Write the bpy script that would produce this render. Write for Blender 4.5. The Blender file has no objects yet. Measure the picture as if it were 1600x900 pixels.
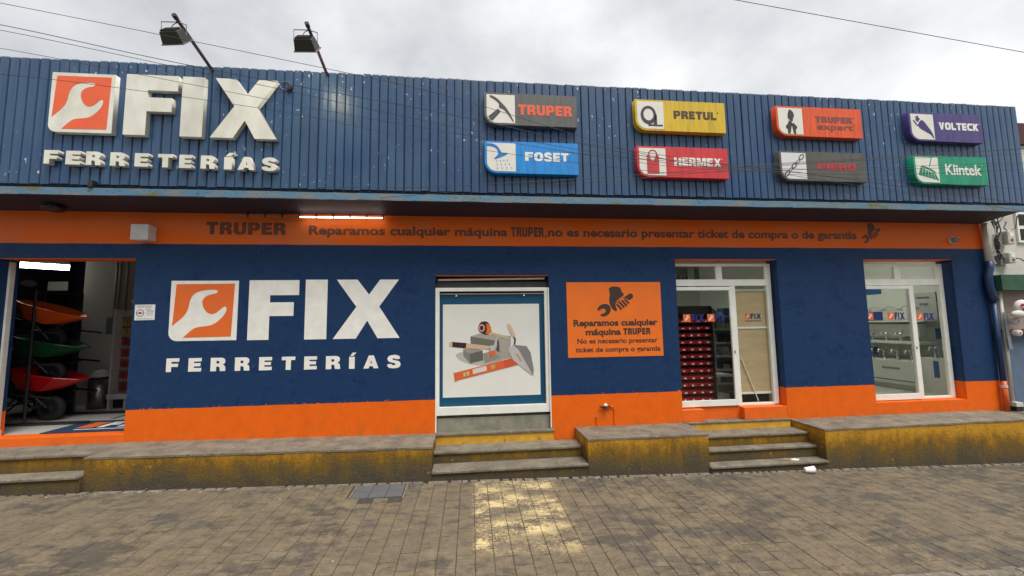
import bpy, math, random
from mathutils import Vector, Matrix
random.seed(7)
S = bpy.context.scene
C = S.collection
# ------------------------------------------------------------------ camera
cam_d = bpy.data.cameras.new('camera'); cam = bpy.data.objects.new('camera', cam_d); C.objects.link(cam)
cam_d.sensor_width = 36; cam_d.sensor_fit = 'HORIZONTAL'; cam_d.lens = 36 * 620 / 1600
cam_d.clip_start = 0.05; cam_d.clip_end = 500
rr = Vector((0.99448051, -0.1039357, -0.01434902)); uu = Vector((0.00496742, -0.08996578, 0.99593247)); fw = Vector((0.10480386, 0.9905067, 0.08895292))
mw = Matrix((rr, uu, -fw)).transposed().to_4x4(); mw.translation = (0, -5.4, 1.8)
cam.matrix_world = mw
S.camera = cam
# ------------------------------------------------------------------ sky
world = bpy.data.worlds.new('World'); S.world = world; world.use_nodes = True
nt = world.node_tree; nt.nodes.clear()
def wn(t, **k):
    n = nt.nodes.new(t)
    for a, b in k.items(): setattr(n, a, b)
    return n
SUN_EL, SUN_AZ = math.radians(64), math.radians(150)      # azimuth clockwise from +Y: behind the camera, to its right
sky = wn('ShaderNodeTexSky', sky_type='NISHITA'); sky.sun_disc = False
sky.sun_elevation = SUN_EL; sky.sun_rotation = SUN_AZ
bg1 = wn('ShaderNodeBackground'); bg1.inputs['Strength'].default_value = 0.10
nt.links.new(sky.outputs[0], bg1.inputs[0])
tc = wn('ShaderNodeTexCoord'); mp = wn('ShaderNodeMapping'); mp.inputs['Scale'].default_value = (1.0, 1.0, 1.7); mp.inputs['Rotation'].default_value = (0, 0, 0.6)
nt.links.new(tc.outputs['Generated'], mp.inputs[0])
n1 = wn('ShaderNodeTexNoise'); n1.inputs['Scale'].default_value = 1.7; n1.inputs['Detail'].default_value = 7; n1.inputs['Roughness'].default_value = 0.56; n1.inputs['Distortion'].default_value = 0.1
nt.links.new(mp.outputs[0], n1.inputs['Vector'])
cr = wn('ShaderNodeValToRGB'); e = cr.color_ramp.elements
e[0].position = 0.38; e[0].color = (0.44, 0.45, 0.465, 1); e[1].position = 0.68; e[1].color = (0.80, 0.80, 0.785, 1)
m_ = e.new(0.50); m_.color = (0.585, 0.59, 0.595, 1)
nt.links.new(n1.outputs['Fac'], cr.inputs[0])
bg2 = wn('ShaderNodeBackground'); bg2.inputs['Strength'].default_value = 0.50
nt.links.new(cr.outputs[0], bg2.inputs[0])
mx = wn('ShaderNodeMixShader'); mx.inputs[0].default_value = 0.94
nt.links.new(bg1.outputs[0], mx.inputs[1]); nt.links.new(bg2.outputs[0], mx.inputs[2])
wo = wn('ShaderNodeOutputWorld'); nt.links.new(mx.outputs[0], wo.inputs[0])
# ------------------------------------------------------------------ sun behind thin cloud
sd = bpy.data.lights.new('sun', 'SUN'); sd.energy = 1.5; sd.angle = math.radians(34); sd.color = (1.0, 0.95, 0.88)
so = bpy.data.objects.new('sun', sd); C.objects.link(so)
sv = Vector((math.sin(SUN_AZ) * math.cos(SUN_EL), math.cos(SUN_AZ) * math.cos(SUN_EL), math.sin(SUN_EL)))
so.rotation_euler = sv.to_track_quat('Z', 'Y').to_euler()
S.view_settings.view_transform = 'Standard'; S.view_settings.look = 'None'; S.view_settings.gamma = 1
S.view_settings.exposure = 1.45
S.cycles.use_denoising = True if hasattr(S, 'cycles') else False
S.cycles.max_bounces = 8; S.cycles.transparent_max_bounces = 16

# ------------------------------------------------------------------ materials
def M(name, col, rough=.6, var=.12, scale=5., bump=.0, bscale=60., metal=0., col2=None, lo=.35, hi=.7, stretch=(1, 1, 1), emit=0., spec=.5, coat=0., spots=None, extra=None):
    m = bpy.data.materials.new(name); m.use_nodes = True; t = m.node_tree; t.nodes.clear(); L = t.links.new
    N = lambda k: t.nodes.new(k)
    out = N('ShaderNodeOutputMaterial'); b = N('ShaderNodeBsdfPrincipled'); L(b.outputs[0], out.inputs[0])
    b.inputs['Roughness'].default_value = rough; b.inputs['Metallic'].default_value = metal
    b.inputs['Specular IOR Level'].default_value = spec
    b.inputs['Coat Weight'].default_value = coat
    g = N('ShaderNodeNewGeometry'); mp = N('ShaderNodeMapping'); mp.inputs['Scale'].default_value = stretch
    L(g.outputs['Position'], mp.inputs[0])
    n = N('ShaderNodeTexNoise'); n.inputs['Scale'].default_value = scale; n.inputs['Detail'].default_value = 6; n.inputs['Roughness'].default_value = .6
    L(mp.outputs[0], n.inputs['Vector'])
    r = N('ShaderNodeValToRGB'); r.color_ramp.elements[0].position = lo; r.color_ramp.elements[1].position = hi
    c2 = col2 or tuple(c * (1 - var) for c in col)
    r.color_ramp.elements[0].color = (*[min(1, c * (1 + var * .4)) for c in col], 1); r.color_ramp.elements[1].color = (*c2, 1)
    L(n.outputs['Fac'], r.inputs[0]); cur = r.outputs[0]
    if spots:                      # (colour, scale, threshold)
        for sc, ss, th in spots:
            v = N('ShaderNodeTexNoise'); v.inputs['Scale'].default_value = ss; v.inputs['Detail'].default_value = 3
            L(g.outputs['Position'], v.inputs['Vector'])
            rm = N('ShaderNodeMapRange'); rm.inputs['From Min'].default_value = th; rm.inputs['From Max'].default_value = th + .02
            L(v.outputs['Fac'], rm.inputs['Value'])
            mi = N('ShaderNodeMix'); mi.data_type = 'RGBA'; L(rm.outputs[0], mi.inputs['Factor']); L(cur, mi.inputs['A']); mi.inputs['B'].default_value = (*sc, 1)
            cur = mi.outputs['Result']
    if extra: cur = extra(t, L, N, g, cur, b)
    L(cur, b.inputs['Base Color'])
    rn = N('ShaderNodeMapRange'); rn.inputs['To Min'].default_value = max(.03, rough - .08); rn.inputs['To Max'].default_value = min(1, rough + .1)
    L(n.outputs['Fac'], rn.inputs['Value']); L(rn.outputs[0], b.inputs['Roughness'])
    if bump:
        bn = N('ShaderNodeTexNoise'); bn.inputs['Scale'].default_value = bscale; bn.inputs['Detail'].default_value = 5; L(mp.outputs[0], bn.inputs['Vector'])
        bp = N('ShaderNodeBump'); bp.inputs['Strength'].default_value = bump; bp.inputs['Distance'].default_value = .01
        L(bn.outputs['Fac'], bp.inputs['Height']); L(bp.outputs[0], b.inputs['Normal'])
    if emit:
        b.inputs['Emission Color'].default_value = (*col, 1); b.inputs['Emission Strength'].default_value = emit
    return m
def mixc(t, L, N, fac, a, b):
    mi = N('ShaderNodeMix'); mi.data_type = 'RGBA'
    L(fac, mi.inputs['Factor']) if not isinstance(fac, (int, float)) else setattr(mi.inputs['Factor'], 'default_value', fac)
    for s, v in (('A', a), ('B', b)):
        if isinstance(v, tuple): mi.inputs[s].default_value = (*v, 1)
        else: L(v, mi.inputs[s])
    return mi.outputs['Result']
def mrange(t, L, N, v, a, b, c=0., d=1., smooth=False):
    r = N('ShaderNodeMapRange'); r.inputs['From Min'].default_value = a; r.inputs['From Max'].default_value = b
    r.inputs['To Min'].default_value = c; r.inputs['To Max'].default_value = d
    if smooth: r.interpolation_type = 'SMOOTHSTEP'
    L(v, r.inputs['Value']); return r.outputs[0]
def math_(t, L, N, op, a, b=None):
    m = N('ShaderNodeMath'); m.operation = op
    for i, v in enumerate((a, b)):
        if v is None: continue
        if isinstance(v, (int, float)): m.inputs[i].default_value = v
        else: L(v, m.inputs[i])
    return m.outputs[0]
def noise(t, L, N, g, scale, stretch=(1, 1, 1), detail=4, rough=.6):
    mp = N('ShaderNodeMapping'); mp.inputs['Scale'].default_value = stretch; L(g.outputs['Position'], mp.inputs[0])
    n = N('ShaderNodeTexNoise'); n.inputs['Scale'].default_value = scale; n.inputs['Detail'].default_value = detail; n.inputs['Roughness'].default_value = rough
    L(mp.outputs[0], n.inputs['Vector']); return n.outputs['Fac']
ORANGE = (0.80, 0.135, 0.008); NAVY = (0.0098, 0.037, 0.108)
def wall_paint(t, L, N, g, cur, b):
    sp = N('ShaderNodeSeparateXYZ'); L(g.outputs['Position'], sp.inputs[0]); z = sp.outputs['Z']
    wob = noise(t, L, N, g, 2.2, (1, 1, 0)); w2 = noise(t, L, N, g, 26, (1, 1, 1))
    zz = math_(t, L, N, 'ADD', z, math_(t, L, N, 'MULTIPLY', math_(t, L, N, 'SUBTRACT', wob, .5), .018))
    chip = math_(t, L, N, 'MULTIPLY', mrange(t, L, N, w2, .60, .64), .022)
    zz2 = math_(t, L, N, 'SUBTRACT', zz, chip)
    up = mrange(t, L, N, zz, 2.868, 2.871); low = mrange(t, L, N, zz2, .818, .8155)
    blot = noise(t, L, N, g, 3.0, (1, 1, 1.4), 3); fine = noise(t, L, N, g, 14, (1, 1, 1), 5)
    blue = mixc(t, L, N, mrange(t, L, N, blot, .54, .60), NAVY, (0.0060, 0.027, 0.096))
    blue = mixc(t, L, N, mrange(t, L, N, fine, .35, .75), blue, (0.0150, 0.045, 0.118))
    org = mixc(t, L, N, mrange(t, L, N, noise(t, L, N, g, 6), .4, .75), ORANGE, (0.72, 0.115, 0.006))
    # rubbed, dustier paint of the upper band
    orgu = mixc(t, L, N, mrange(t, L, N, noise(t, L, N, g, 1.1, (1, 1, 3)), .45, .7, 0., .55), ORANGE, (0.62, 0.20, 0.09))
    c = mixc(t, L, N, low, blue, org); c = mixc(t, L, N, up, c, orgu)
    # chipped spots
    ch = noise(t, L, N, g, 31, (1, 1, 1), 2); c = mixc(t, L, N, mrange(t, L, N, ch, .765, .775), c, (0.45, 0.42, 0.38))
    # scuffs and splash dirt low on the wall
    dz = mrange(t, L, N, z, .60, .36); dn = mrange(t, L, N, noise(t, L, N, g, 9, (1, 1, .7)), .45, .72)
    c = mixc(t, L, N, math_(t, L, N, 'MULTIPLY', math_(t, L, N, 'MULTIPLY', dz, dn), .85), c, (0.40, 0.13, 0.03))
    return c
MW = M('wall_paint', NAVY, .55, bump=.16, bscale=28, spec=.18, extra=wall_paint)
M_OR = M('orange_paint', ORANGE, .5, .12, 5, .12, 40)
M_ORD = M('orange_notice', (0.84, 0.17, 0.010), .6, .06, 3, .03, 60)
M_ORL = M('orange_logo_print', (0.80, 0.15, 0.02), .5, .06, 4)
M_RO = M('orange_sign_face', (0.80, 0.12, 0.035), .45, .08, 4)
M_WHP = M('white_wall_paint', (0.85, 0.84, 0.78), .6, .10, 7, .05, 40)
M_CREAM = M('cream_letter_metal', (0.74, 0.73, 0.65), .5, .16, 4, .05, 30, col2=(0.60, 0.59, 0.50), stretch=(1, 1, .5))
M_DKP = M('dark_lettering_paint', (0.05, 0.028, 0.022), .6, .3, 9)
M_DKP2 = M('faded_lettering_paint', (0.085, 0.032, 0.02), .6, .4, 5, col2=(0.16, 0.05, 0.025))
def clad(t, L, N, g, cur, b):
    oi = N('ShaderNodeObjectInfo'); rnd = oi.outputs['Random']
    st = noise(t, L, N, g, 3.2, (6, 1, .35), 5)
    c = mixc(t, L, N, mrange(t, L, N, st, .35, .7), (0.038, 0.092, 0.185), (0.026, 0.066, 0.135))
    c = mixc(t, L, N, mrange(t, L, N, rnd, 0, 1, 0, .35), c, (0.044, 0.092, 0.170))
    c = mixc(t, L, N, mrange(t, L, N, noise(t, L, N, g, 1.4, (1, 1, 1), 3), .5, .68, 0, .5), c, (0.014, 0.048, 0.150))
    # rain-washed dirt just under the top and rust-grey near the foot
    sp = N('ShaderNodeSeparateXYZ'); L(g.outputs['Position'], sp.inputs[0])
    d = math_(t, L, N, 'MULTIPLY', mrange(t, L, N, sp.outputs['Z'], 4.75, 5.0), mrange(t, L, N, noise(t, L, N, g, 7, (3, 1, .6)), .4, .7, 0, .6))
    c = mixc(t, L, N, d, c, (0.10, 0.12, 0.15))
    # white flecks where fixings and stickers tore the paint
    zone = math_(t, L, N, 'MULTIPLY', mrange(t, L, N, noise(t, L, N, g, .8, (1, 1, 1.5), 2), .50, .58), 1.0)
    f = mrange(t, L, N, noise(t, L, N, g, 26, (1, 1, .7), 3), .675, .69)
    c = mixc(t, L, N, math_(t, L, N, 'MULTIPLY', zone, f), c, (0.62, 0.64, 0.64))
    return c
M_CLAD = M('cladding_paint', (0.05, 0.12, 0.25), .33, bump=.12, bscale=9, stretch=(4, 1, .5), extra=clad, spec=.45)
M_CLADB = M('cladding_back', (0.008, 0.014, 0.035), .7)
def edgep(t, L, N, g, cur, b):
    c = mixc(t, L, N, mrange(t, L, N, noise(t, L, N, g, 3.5, (1, 1, 3)), .42, .60), (0.075, 0.19, 0.30), (0.16, 0.19, 0.20))
    c = mixc(t, L, N, mrange(t, L, N, noise(t, L, N, g, 2.3, (1, 1, 2)), .60, .66), c, (0.13, 0.14, 0.055))
    return mixc(t, L, N, mrange(t, L, N, noise(t, L, N, g, 20), .62, .68), c, (0.03, 0.04, 0.05))
M_EDGE = M('weathered_blue_edge', (0.1, 0.2, 0.3), .65, bump=.6, bscale=25, extra=edgep)
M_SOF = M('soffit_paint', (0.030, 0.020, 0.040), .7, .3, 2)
M_CONC = M('cement', (0.195, 0.170, 0.128), .85, .25, 5, .6, 90, col2=(0.105, 0.090, 0.068), spots=[((0.29, 0.26, 0.20), 30, .66), ((0.08, 0.07, 0.055), 17, .68)], lo=.36, hi=.70)
M_CONCL = M('cement_pale', (0.27, 0.26, 0.20), .85, .2, 6, .4, 80, col2=(0.17, 0.17, 0.14))
def ochre(t, L, N, g, cur, b):
    sp = N('ShaderNodeSeparateXYZ'); L(g.outputs['Position'], sp.inputs[0])
    gz = math_(t, L, N, 'ADD', sp.outputs['Z'], math_(t, L, N, 'MULTIPLY', sp.outputs['X'], .0235))
    n1 = noise(t, L, N, g, 2.2, (1, 1, .8), 7, .68); n2 = noise(t, L, N, g, 8, (1.7, 1, .55), 7, .75)
    h = math_(t, L, N, 'ADD', gz, math_(t, L, N, 'MULTIPLY', math_(t, L, N, 'SUBTRACT', n1, .5), .62))
    h = math_(t, L, N, 'ADD', h, math_(t, L, N, 'MULTIPLY', math_(t, L, N, 'SUBTRACT', n2, .5), .42))
    r = N('ShaderNodeValToRGB'); e = r.color_ramp.elements; e[0].position = .02; e[0].color = (0.066, 0.056, 0.042, 1); e[1].position = .44; e[1].color = (0.50, 0.255, 0.022, 1)
    for p, c in ((.12, (0.098, 0.074, 0.036, 1)), (.24, (0.165, 0.096, 0.018, 1)), (.34, (0.32, 0.160, 0.014, 1))):
        q = e.new(p); q.color = c
    L(h, r.inputs[0]); c = r.outputs[0]
    c = mixc(t, L, N, mrange(t, L, N, noise(t, L, N, g, 44, (1, 1, 1), 4, .8), .48, .66, 0, .35), c, (0.20, 0.13, 0.045))
    c = mixc(t, L, N, mrange(t, L, N, noise(t, L, N, g, 15, (1.6, 1, .8), 7, .78), .55, .64, 0, .7), c, (0.085, 0.070, 0.040))
    pe = math_(t, L, N, 'ADD', noise(t, L, N, g, 5, (1, 1, 1), 3), math_(t, L, N, 'MULTIPLY', noise(t, L, N, g, 27, (1, 1, 1), 4, .7), .6))
    c = mixc(t, L, N, mrange(t, L, N, pe, 1.04, 1.06, 0, .7), c, (0.42, 0.26, 0.08))
    c = mixc(t, L, N, mrange(t, L, N, noise(t, L, N, g, 19, (1, 1, 1), 5, .7), .70, .71), c, (0.33, 0.30, 0.24))
    vo = N('ShaderNodeTexVoronoi'); vo.feature = 'DISTANCE_TO_EDGE'; vo.inputs['Scale'].default_value = .8
    mp = N('ShaderNodeMapping'); mp.inputs['Scale'].default_value = (1, 1, .6); L(g.outputs['Position'], mp.inputs[0]); L(mp.outputs[0], vo.inputs['Vector'])
    crk = math_(t, L, N, 'ADD', vo.outputs['Distance'], math_(t, L, N, 'MULTIPLY', noise(t, L, N, g, 12), .03))
    c = mixc(t, L, N, mrange(t, L, N, crk, .0145, .0135, 0, .5), c, (0.06, 0.05, 0.035))
    return mixc(t, L, N, mrange(t, L, N, noise(t, L, N, g, 33), .74, .75), c, (0.55, 0.52, 0.45))
M_OCH = M('ochre_grimy_paint', (0.4, 0.22, 0.03), .75, bump=.6, bscale=35, extra=ochre, spec=.15)
M_YEL = M('yellow_riser_paint', (0.60, 0.33, 0.030), .6, .3, 8, .25, 40, col2=(0.46, 0.24, 0.03), spots=[((0.24, 0.16, 0.06), 13, .68)])
def pave(t, L, N, g, cur, b):
    oi = N('ShaderNodeObjectInfo')
    big = noise(t, L, N, g, .9, (1, 1.5, 1), 7, .66); med = noise(t, L, N, g, 6, (1, 1.6, 1), 7, .72); fine = noise(t, L, N, g, 55, (1, 1, 1), 5, .75)
    c = mixc(t, L, N, mrange(t, L, N, med, .40, .62), (0.215, 0.168, 0.104), (0.125, 0.099, 0.066))
    wet = math_(t, L, N, 'ADD', big, math_(t, L, N, 'MULTIPLY', math_(t, L, N, 'SUBTRACT', med, .5), .65))
    wm_ = mrange(t, L, N, wet, .50, .60, 0, .72)
    c = mixc(t, L, N, wm_, c, (0.056, 0.053, 0.048))
    crust = mrange(t, L, N, math_(t, L, N, 'ADD', noise(t, L, N, g, 2.1, (1, 1.4, 1), 7, .7), math_(t, L, N, 'MULTIPLY', math_(t, L, N, 'SUBTRACT', fine, .5), .35)), .56, .64, 0, .6)
    c = mixc(t, L, N, crust, c, (0.275, 0.222, 0.142))
    c = mixc(t, L, N, mrange(t, L, N, fine, .46, .66, 0, .65), c, (0.085, 0.072, 0.060))
    c = mixc(t, L, N, mrange(t, L, N, oi.outputs['Random'], 0, 1, 0, .28), c, (0.115, 0.105, 0.092))
    sp = N('ShaderNodeSeparateXYZ'); L(g.outputs['Position'], sp.inputs[0]); x, y = sp.outputs['X'], sp.outputs['Y']
    # worn rectangle of yellow road paint in front of the steps
    wob = math_(t, L, N, 'MULTIPLY', math_(t, L, N, 'SUBTRACT', noise(t, L, N, g, 11, (1, 1, 1), 7, .75), .5), .22)
    xx = math_(t, L, N, 'ADD', x, wob)
    inx = math_(t, L, N, 'MULTIPLY', mrange(t, L, N, xx, .00, .07), mrange(t, L, N, xx, .97, .86))
    iny = mrange(t, L, N, math_(t, L, N, 'ADD', y, wob), -2.15, -1.95)
    wear = math_(t, L, N, 'ADD', noise(t, L, N, g, 2.9, (1, 1.7, 1), 4, .6), math_(t, L, N, 'MULTIPLY', math_(t, L, N, 'SUBTRACT', noise(t, L, N, g, 34, (1, 1.5, 1), 7, .8), .5), 1.1))
    wear = mrange(t, L, N, wear, .43, .60)
    fade = mrange(t, L, N, noise(t, L, N, g, 1.6, (1, 2.2, 1), 3), .38, .56, .30, .95)
    msk = math_(t, L, N, 'MULTIPLY', math_(t, L, N, 'MULTIPLY', inx, iny), math_(t, L, N, 'MULTIPLY', wear, fade))
    c = mixc(t, L, N, msk, c, (0.68, 0.53, 0.27))
    c = mixc(t, L, N, mrange(t, L, N, noise(t, L, N, g, 85, (1, 1, 1), 1), .80, .81), c, (0.6, 0.58, 0.52))
    return c
M_PAVE = M('stamped_paving', (0.25, 0.2, 0.15), .60, bump=.8, bscale=38, spec=.3, extra=pave)
def grout(t, L, N, g, cur, b):
    sp = N('ShaderNodeSeparateXYZ'); L(g.outputs['Position'], sp.inputs[0])
    far = math_(t, L, N, 'ABSOLUTE', math_(t, L, N, 'SUBTRACT', sp.outputs['X'], .6))
    f = math_(t, L, N, 'ADD', mrange(t, L, N, far, 1.6, 3.4, 0, .75), mrange(t, L, N, noise(t, L, N, g, 1.8, (1, 1, 1), 5), .45, .65, -.2, .35))
    cl = N('ShaderNodeClamp'); L(f, cl.inputs[0])
    return mixc(t, L, N, cl.outputs[0], cur, (0.175, 0.145, 0.105))    # joints packed with sand away from the steps
M_GROUT = M('paving_joint', (0.062, 0.051, 0.040), .9, .4, 12, .4, 80, extra=grout)
M_ROAD = M('road_surface', (0.19, 0.155, 0.115), .8, .3, 4, .5, 60, col2=(0.11, 0.095, 0.08))
M_KERB = M('broken_kerb', (0.10, 0.088, 0.075), .9, .4, 14, .9, 40, col2=(0.26, 0.22, 0.165))
M_IRON = M('iron_cover', (0.085, 0.095, 0.105), .6, .3, 9, .4, 60, col2=(0.13, 0.125, 0.115))
M_WF = M('white_aluminium', (0.82, 0.83, 0.77), .35, .08, 6, .02, 40)
M_WFD = M('dusty_white_metal', (0.62, 0.61, 0.58), .45, .14, 8, .05, 40)
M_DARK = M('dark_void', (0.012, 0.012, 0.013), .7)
M_BLK = M('black_metal', (0.018, 0.018, 0.020), .4, .2, 10)
M_GREY = M('grey_metal', (0.20, 0.20, 0.20), .4, .15, 10)
M_LINTEL = M('charcoal_board', (0.040, 0.040, 0.036), .6, .2, 9)
M_FLOOD = M('flood_housing', (0.030, 0.032, 0.028), .45, .3, 9)
M_POLE = M('maroon_steel', (0.085, 0.045, 0.055), .5, .3, 9)
M_WIRE = M('cable_sheath', (0.025, 0.028, 0.035), .6)
M_IWALL = M('interior_white_wall', (0.58, 0.60, 0.54), .7, .06, 3)
M_IWALLD = M('interior_grey_wall', (0.40, 0.42, 0.38), .7, .1, 3)
M_TILE = M('white_floor_tile', (0.60, 0.60, 0.56), .22, .06, 5)
M_PILLAR = M('dark_blue_pillar', (0.012, 0.018, 0.06), .5)
M_MAT = M('navy_doormat', (0.012, 0.035, 0.085), .9, .2, 30)
M_STEEL = M('brushed_steel', (0.45, 0.44, 0.42), .28, .1, 14, 0, metal=.9, stretch=(1, 1, .05))
M_CHROME = M('chrome', (0.75, 0.76, 0.78), .12, .05, metal=1.)
M_RED = M('red_plastic', (0.45, 0.010, 0.018), .35, .1)
M_GRN = M('green_enamel', (0.006, 0.10, 0.035), .3, .1)
M_REDE = M('red_enamel', (0.55, 0.008, 0.010), .3, .1)
M_ORE = M('orange_enamel', (0.78, 0.12, 0.01), .3, .1)
M_TYRE = M('tyre_rubber', (0.014, 0.014, 0.015), .7)
M_BLUEL = M('light_blue_plastic', (0.12, 0.35, 0.62), .4)
M_CARD = M('cardboard_packs', (0.40, 0.30, 0.06), .7, .5, 40, col2=(0.08, 0.06, 0.03))
M_REDP = M('red_packs', (0.34, 0.03, 0.025), .6, .5, 50, col2=(0.07, 0.02, 0.02))
M_KRAFT = M('kraft_paper', (0.54, 0.395, 0.24), .8, .12, 3, .15, 25, stretch=(1, 1, 4))
M_SBLUE = M('signage_blue', (0.010, 0.085, 0.26), .4, .08)
M_DECB = M('decal_blue', (0.012, 0.02, 0.16), .5)
M_PAPER = M('white_paper', (0.78, 0.78, 0.76), .6, .04)
M_INK = M('grey_ink', (0.16, 0.17, 0.17), .7)
M_INKR = M('red_ink', (0.35, 0.04, 0.05), .6)
M_TEAL = M('poster_blue', (0.002, 0.068, 0.145), .45, .06)
M_PBG = M('poster_white', (0.76, 0.76, 0.71), .5, .05, 1.5)
def flat(n, c, r=.55): return M(n, c, r, .06, 8)
M_TUBE = M('tube_glow', (1.0, 0.97, 0.88), .5, 0, emit=5)
M_LED = M('led_glow', (1.0, 0.90, 0.72), .5, 0, emit=4)
M_CEIL = M('room_fill_glow', (1.0, 0.98, 0.9), .5, 0, emit=7)  # glow of the unseen lamps added in the right hand rooms
M_NWALL = M('neighbour_plaster', (0.60, 0.575, 0.52), .8, .10, 4, .3, 30)
M_NBLUE = M('neighbour_blue_grey', (0.10, 0.155, 0.235), .8, .15, 5, .3, 30)
M_NGREEN = M('green_beam', (0.020, 0.085, 0.045), .6, .3, 8, .1)
M_NRED = M('maroon_roof', (0.07, 0.015, 0.012), .7)
M_METER = M('meter_box_plastic', (0.50, 0.53, 0.46), .5, .15, 12)
M_PVC = M('cream_pvc', (0.62, 0.60, 0.52), .4, .12, 6)
M_PIPEB = M('pipe_navy_paint', (0.014, 0.042, 0.12), .4)
M_PIPEO = M('pipe_orange_paint', (0.62, 0.095, 0.008), .45)
def glassm():
    m = bpy.data.materials.new('window_glass'); m.use_nodes = True; t = m.node_tree; t.nodes.clear()
    o = t.nodes.new('ShaderNodeOutputMaterial'); tr = t.nodes.new('ShaderNodeBsdfTransparent'); gl = t.nodes.new('ShaderNodeBsdfGlossy')
    tr.inputs[0].default_value = (.95, .97, .95, 1); gl.inputs['Roughness'].default_value = .02
    fr = t.nodes.new('ShaderNodeFresnel'); fr.inputs[0].default_value = 1.45; mx = t.nodes.new('ShaderNodeMixShader')
    ge = t.nodes.new('ShaderNodeNewGeometry'); sb = t.nodes.new('ShaderNodeMath'); sb.operation = 'SUBTRACT'; sb.inputs[0].default_value = 1; t.links.new(ge.outputs['Backfacing'], sb.inputs[1])
    mu = t.nodes.new('ShaderNodeMath'); mu.operation = 'MULTIPLY'; t.links.new(fr.outputs[0], mu.inputs[0]); t.links.new(sb.outputs[0], mu.inputs[1])
    t.links.new(mu.outputs[0], mx.inputs[0]); t.links.new(tr.outputs[0], mx.inputs[1]); t.links.new(gl.outputs[0], mx.inputs[2]); t.links.new(mx.outputs[0], o.inputs[0])
    return m
M_GLASS = glassm()

# ------------------------------------------------------------------ object helpers
WL = {}
def tag(o, label=None, cat=None, group=None, kind=None, category=None):
    for k, v in (('label', label), ('category', cat or category), ('group', group), ('kind', kind)):
        if v: o[k] = v
    return o
def thing(name, loc, label, cat, group=None):
    o = bpy.data.objects.new(name, None); o.empty_display_size = .1; C.objects.link(o); o.location = loc; WL[o] = Vector(loc)
    return tag(o, label, cat, group)
class MB:
    def __init__(s): s.v = []; s.f = []
    def quad(s, *p):
        n = len(s.v); s.v += [tuple(q) for q in p]; s.f.append(tuple(range(n, n + len(p)))); return s
    def hexa(s, p):               # 8 corners: bottom 4 ccw, top 4 ccw
        n = len(s.v); s.v += [tuple(q) for q in p]
        s.f += [tuple(n + i for i in q) for q in ((3, 2, 1, 0), (4, 5, 6, 7), (0, 1, 5, 4), (1, 2, 6, 5), (2, 3, 7, 6), (3, 0, 4, 7))]; return s
    def box(s, x0, x1, y0, y1, z0, z1):
        return s.hexa([(x0, y0, z0), (x1, y0, z0), (x1, y1, z0), (x0, y1, z0), (x0, y0, z1), (x1, y0, z1), (x1, y1, z1), (x0, y1, z1)])
    def tube(s, pts, r, n=8, r2=None):
        P = [Vector(p) for p in pts]; base = len(s.v); K = len(P)
        for i, p in enumerate(P):
            d = (P[min(i + 1, K - 1)] - P[max(i - 1, 0)]).normalized()
            a = d.cross(Vector((0, 0, 1)) if abs(d.z) < .9 else Vector((0, 1, 0))).normalized(); b = d.cross(a)
            rad = r if r2 is None else r + (r2 - r) * i / (K - 1)
            for j in range(n):
                t = 2 * math.pi * j / n; s.v.append(tuple(p + (a * math.cos(t) + b * math.sin(t)) * rad))
        for i in range(K - 1):
            for j in range(n):
                s.f.append((base + i * n + j, base + i * n + (j + 1) % n, base + (i + 1) * n + (j + 1) % n, base + (i + 1) * n + j))
        s.f.append(tuple(base + j for j in range(n))[::-1]); s.f.append(tuple(base + (K - 1) * n + j for j in range(n))); return s
    def lathe(s, prof, c, axis=(0, 0, 1), n=20, cap=True):   # prof: (r, h)
        ax = Vector(axis).normalized(); a = ax.cross(Vector((1, 0, 0)) if abs(ax.x) < .9 else Vector((0, 1, 0))).normalized(); b = ax.cross(a)
        base = len(s.v); c = Vector(c)
        for r, h in prof:
            for j in range(n):
                t = 2 * math.pi * j / n; s.v.append(tuple(c + ax * h + (a * math.cos(t) + b * math.sin(t)) * r))
        for i in range(len(prof) - 1):
            for j in range(n): s.f.append((base + i * n + j, base + i * n + (j + 1) % n, base + (i + 1) * n + (j + 1) % n, base + (i + 1) * n + j))
        if cap: s.f.append(tuple(base + j for j in range(n))[::-1]); s.f.append(tuple(base + (len(prof) - 1) * n + j for j in range(n)))
        return s
    def mesh(s, name):
        me = bpy.data.meshes.new(name); me.from_pydata(s.v, [], s.f); me.update(); return me
def place(name, me, mat, parent=None, smooth=False, bevel=0., **kw):
    """mesh given in world coordinates -> one object"""
    vs = [v.co.copy() for v in me.vertices]
    if parent is None:
        lo = Vector([min(v[i] for v in vs) for i in range(3)]); hi = Vector([max(v[i] for v in vs) for i in range(3)])
        org = Vector(((lo.x + hi.x) / 2, (lo.y + hi.y) / 2, lo.z))
    else: org = WL[parent]
    me.transform(Matrix.Translation(-org))
    if mat:
        me.materials.clear()
        for m in (mat if isinstance(mat, (list, tuple)) else [mat]): me.materials.append(m)
    if smooth:
        for p in me.polygons: p.use_smooth = True
    o = bpy.data.objects.new(name, me); C.objects.link(o); WL[o] = org
    if parent is None: o.location = org
    else: o.parent = parent
    if bevel:
        b = o.modifiers.new('bevel', 'BEVEL'); b.width = bevel; b.segments = 2; b.limit_method = 'ANGLE'
    return tag(o, **kw)
def inst(name, me, loc, parent=None, rot=(0, 0, 0), **kw):
    o = bpy.data.objects.new(name, me); C.objects.link(o); loc = Vector(loc); WL[o] = loc
    if parent is not None: o.parent = parent; o.location = loc - WL[parent]
    else: o.location = loc
    o.rotation_euler = rot
    return tag(o, **kw)
def box(name, x0, x1, y0, y1, z0, z1, mat, parent=None, bevel=0., **kw):
    return place(name, MB().box(x0, x1, y0, y1, z0, z1).mesh(name), mat, parent, bevel=bevel, **kw)
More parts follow.
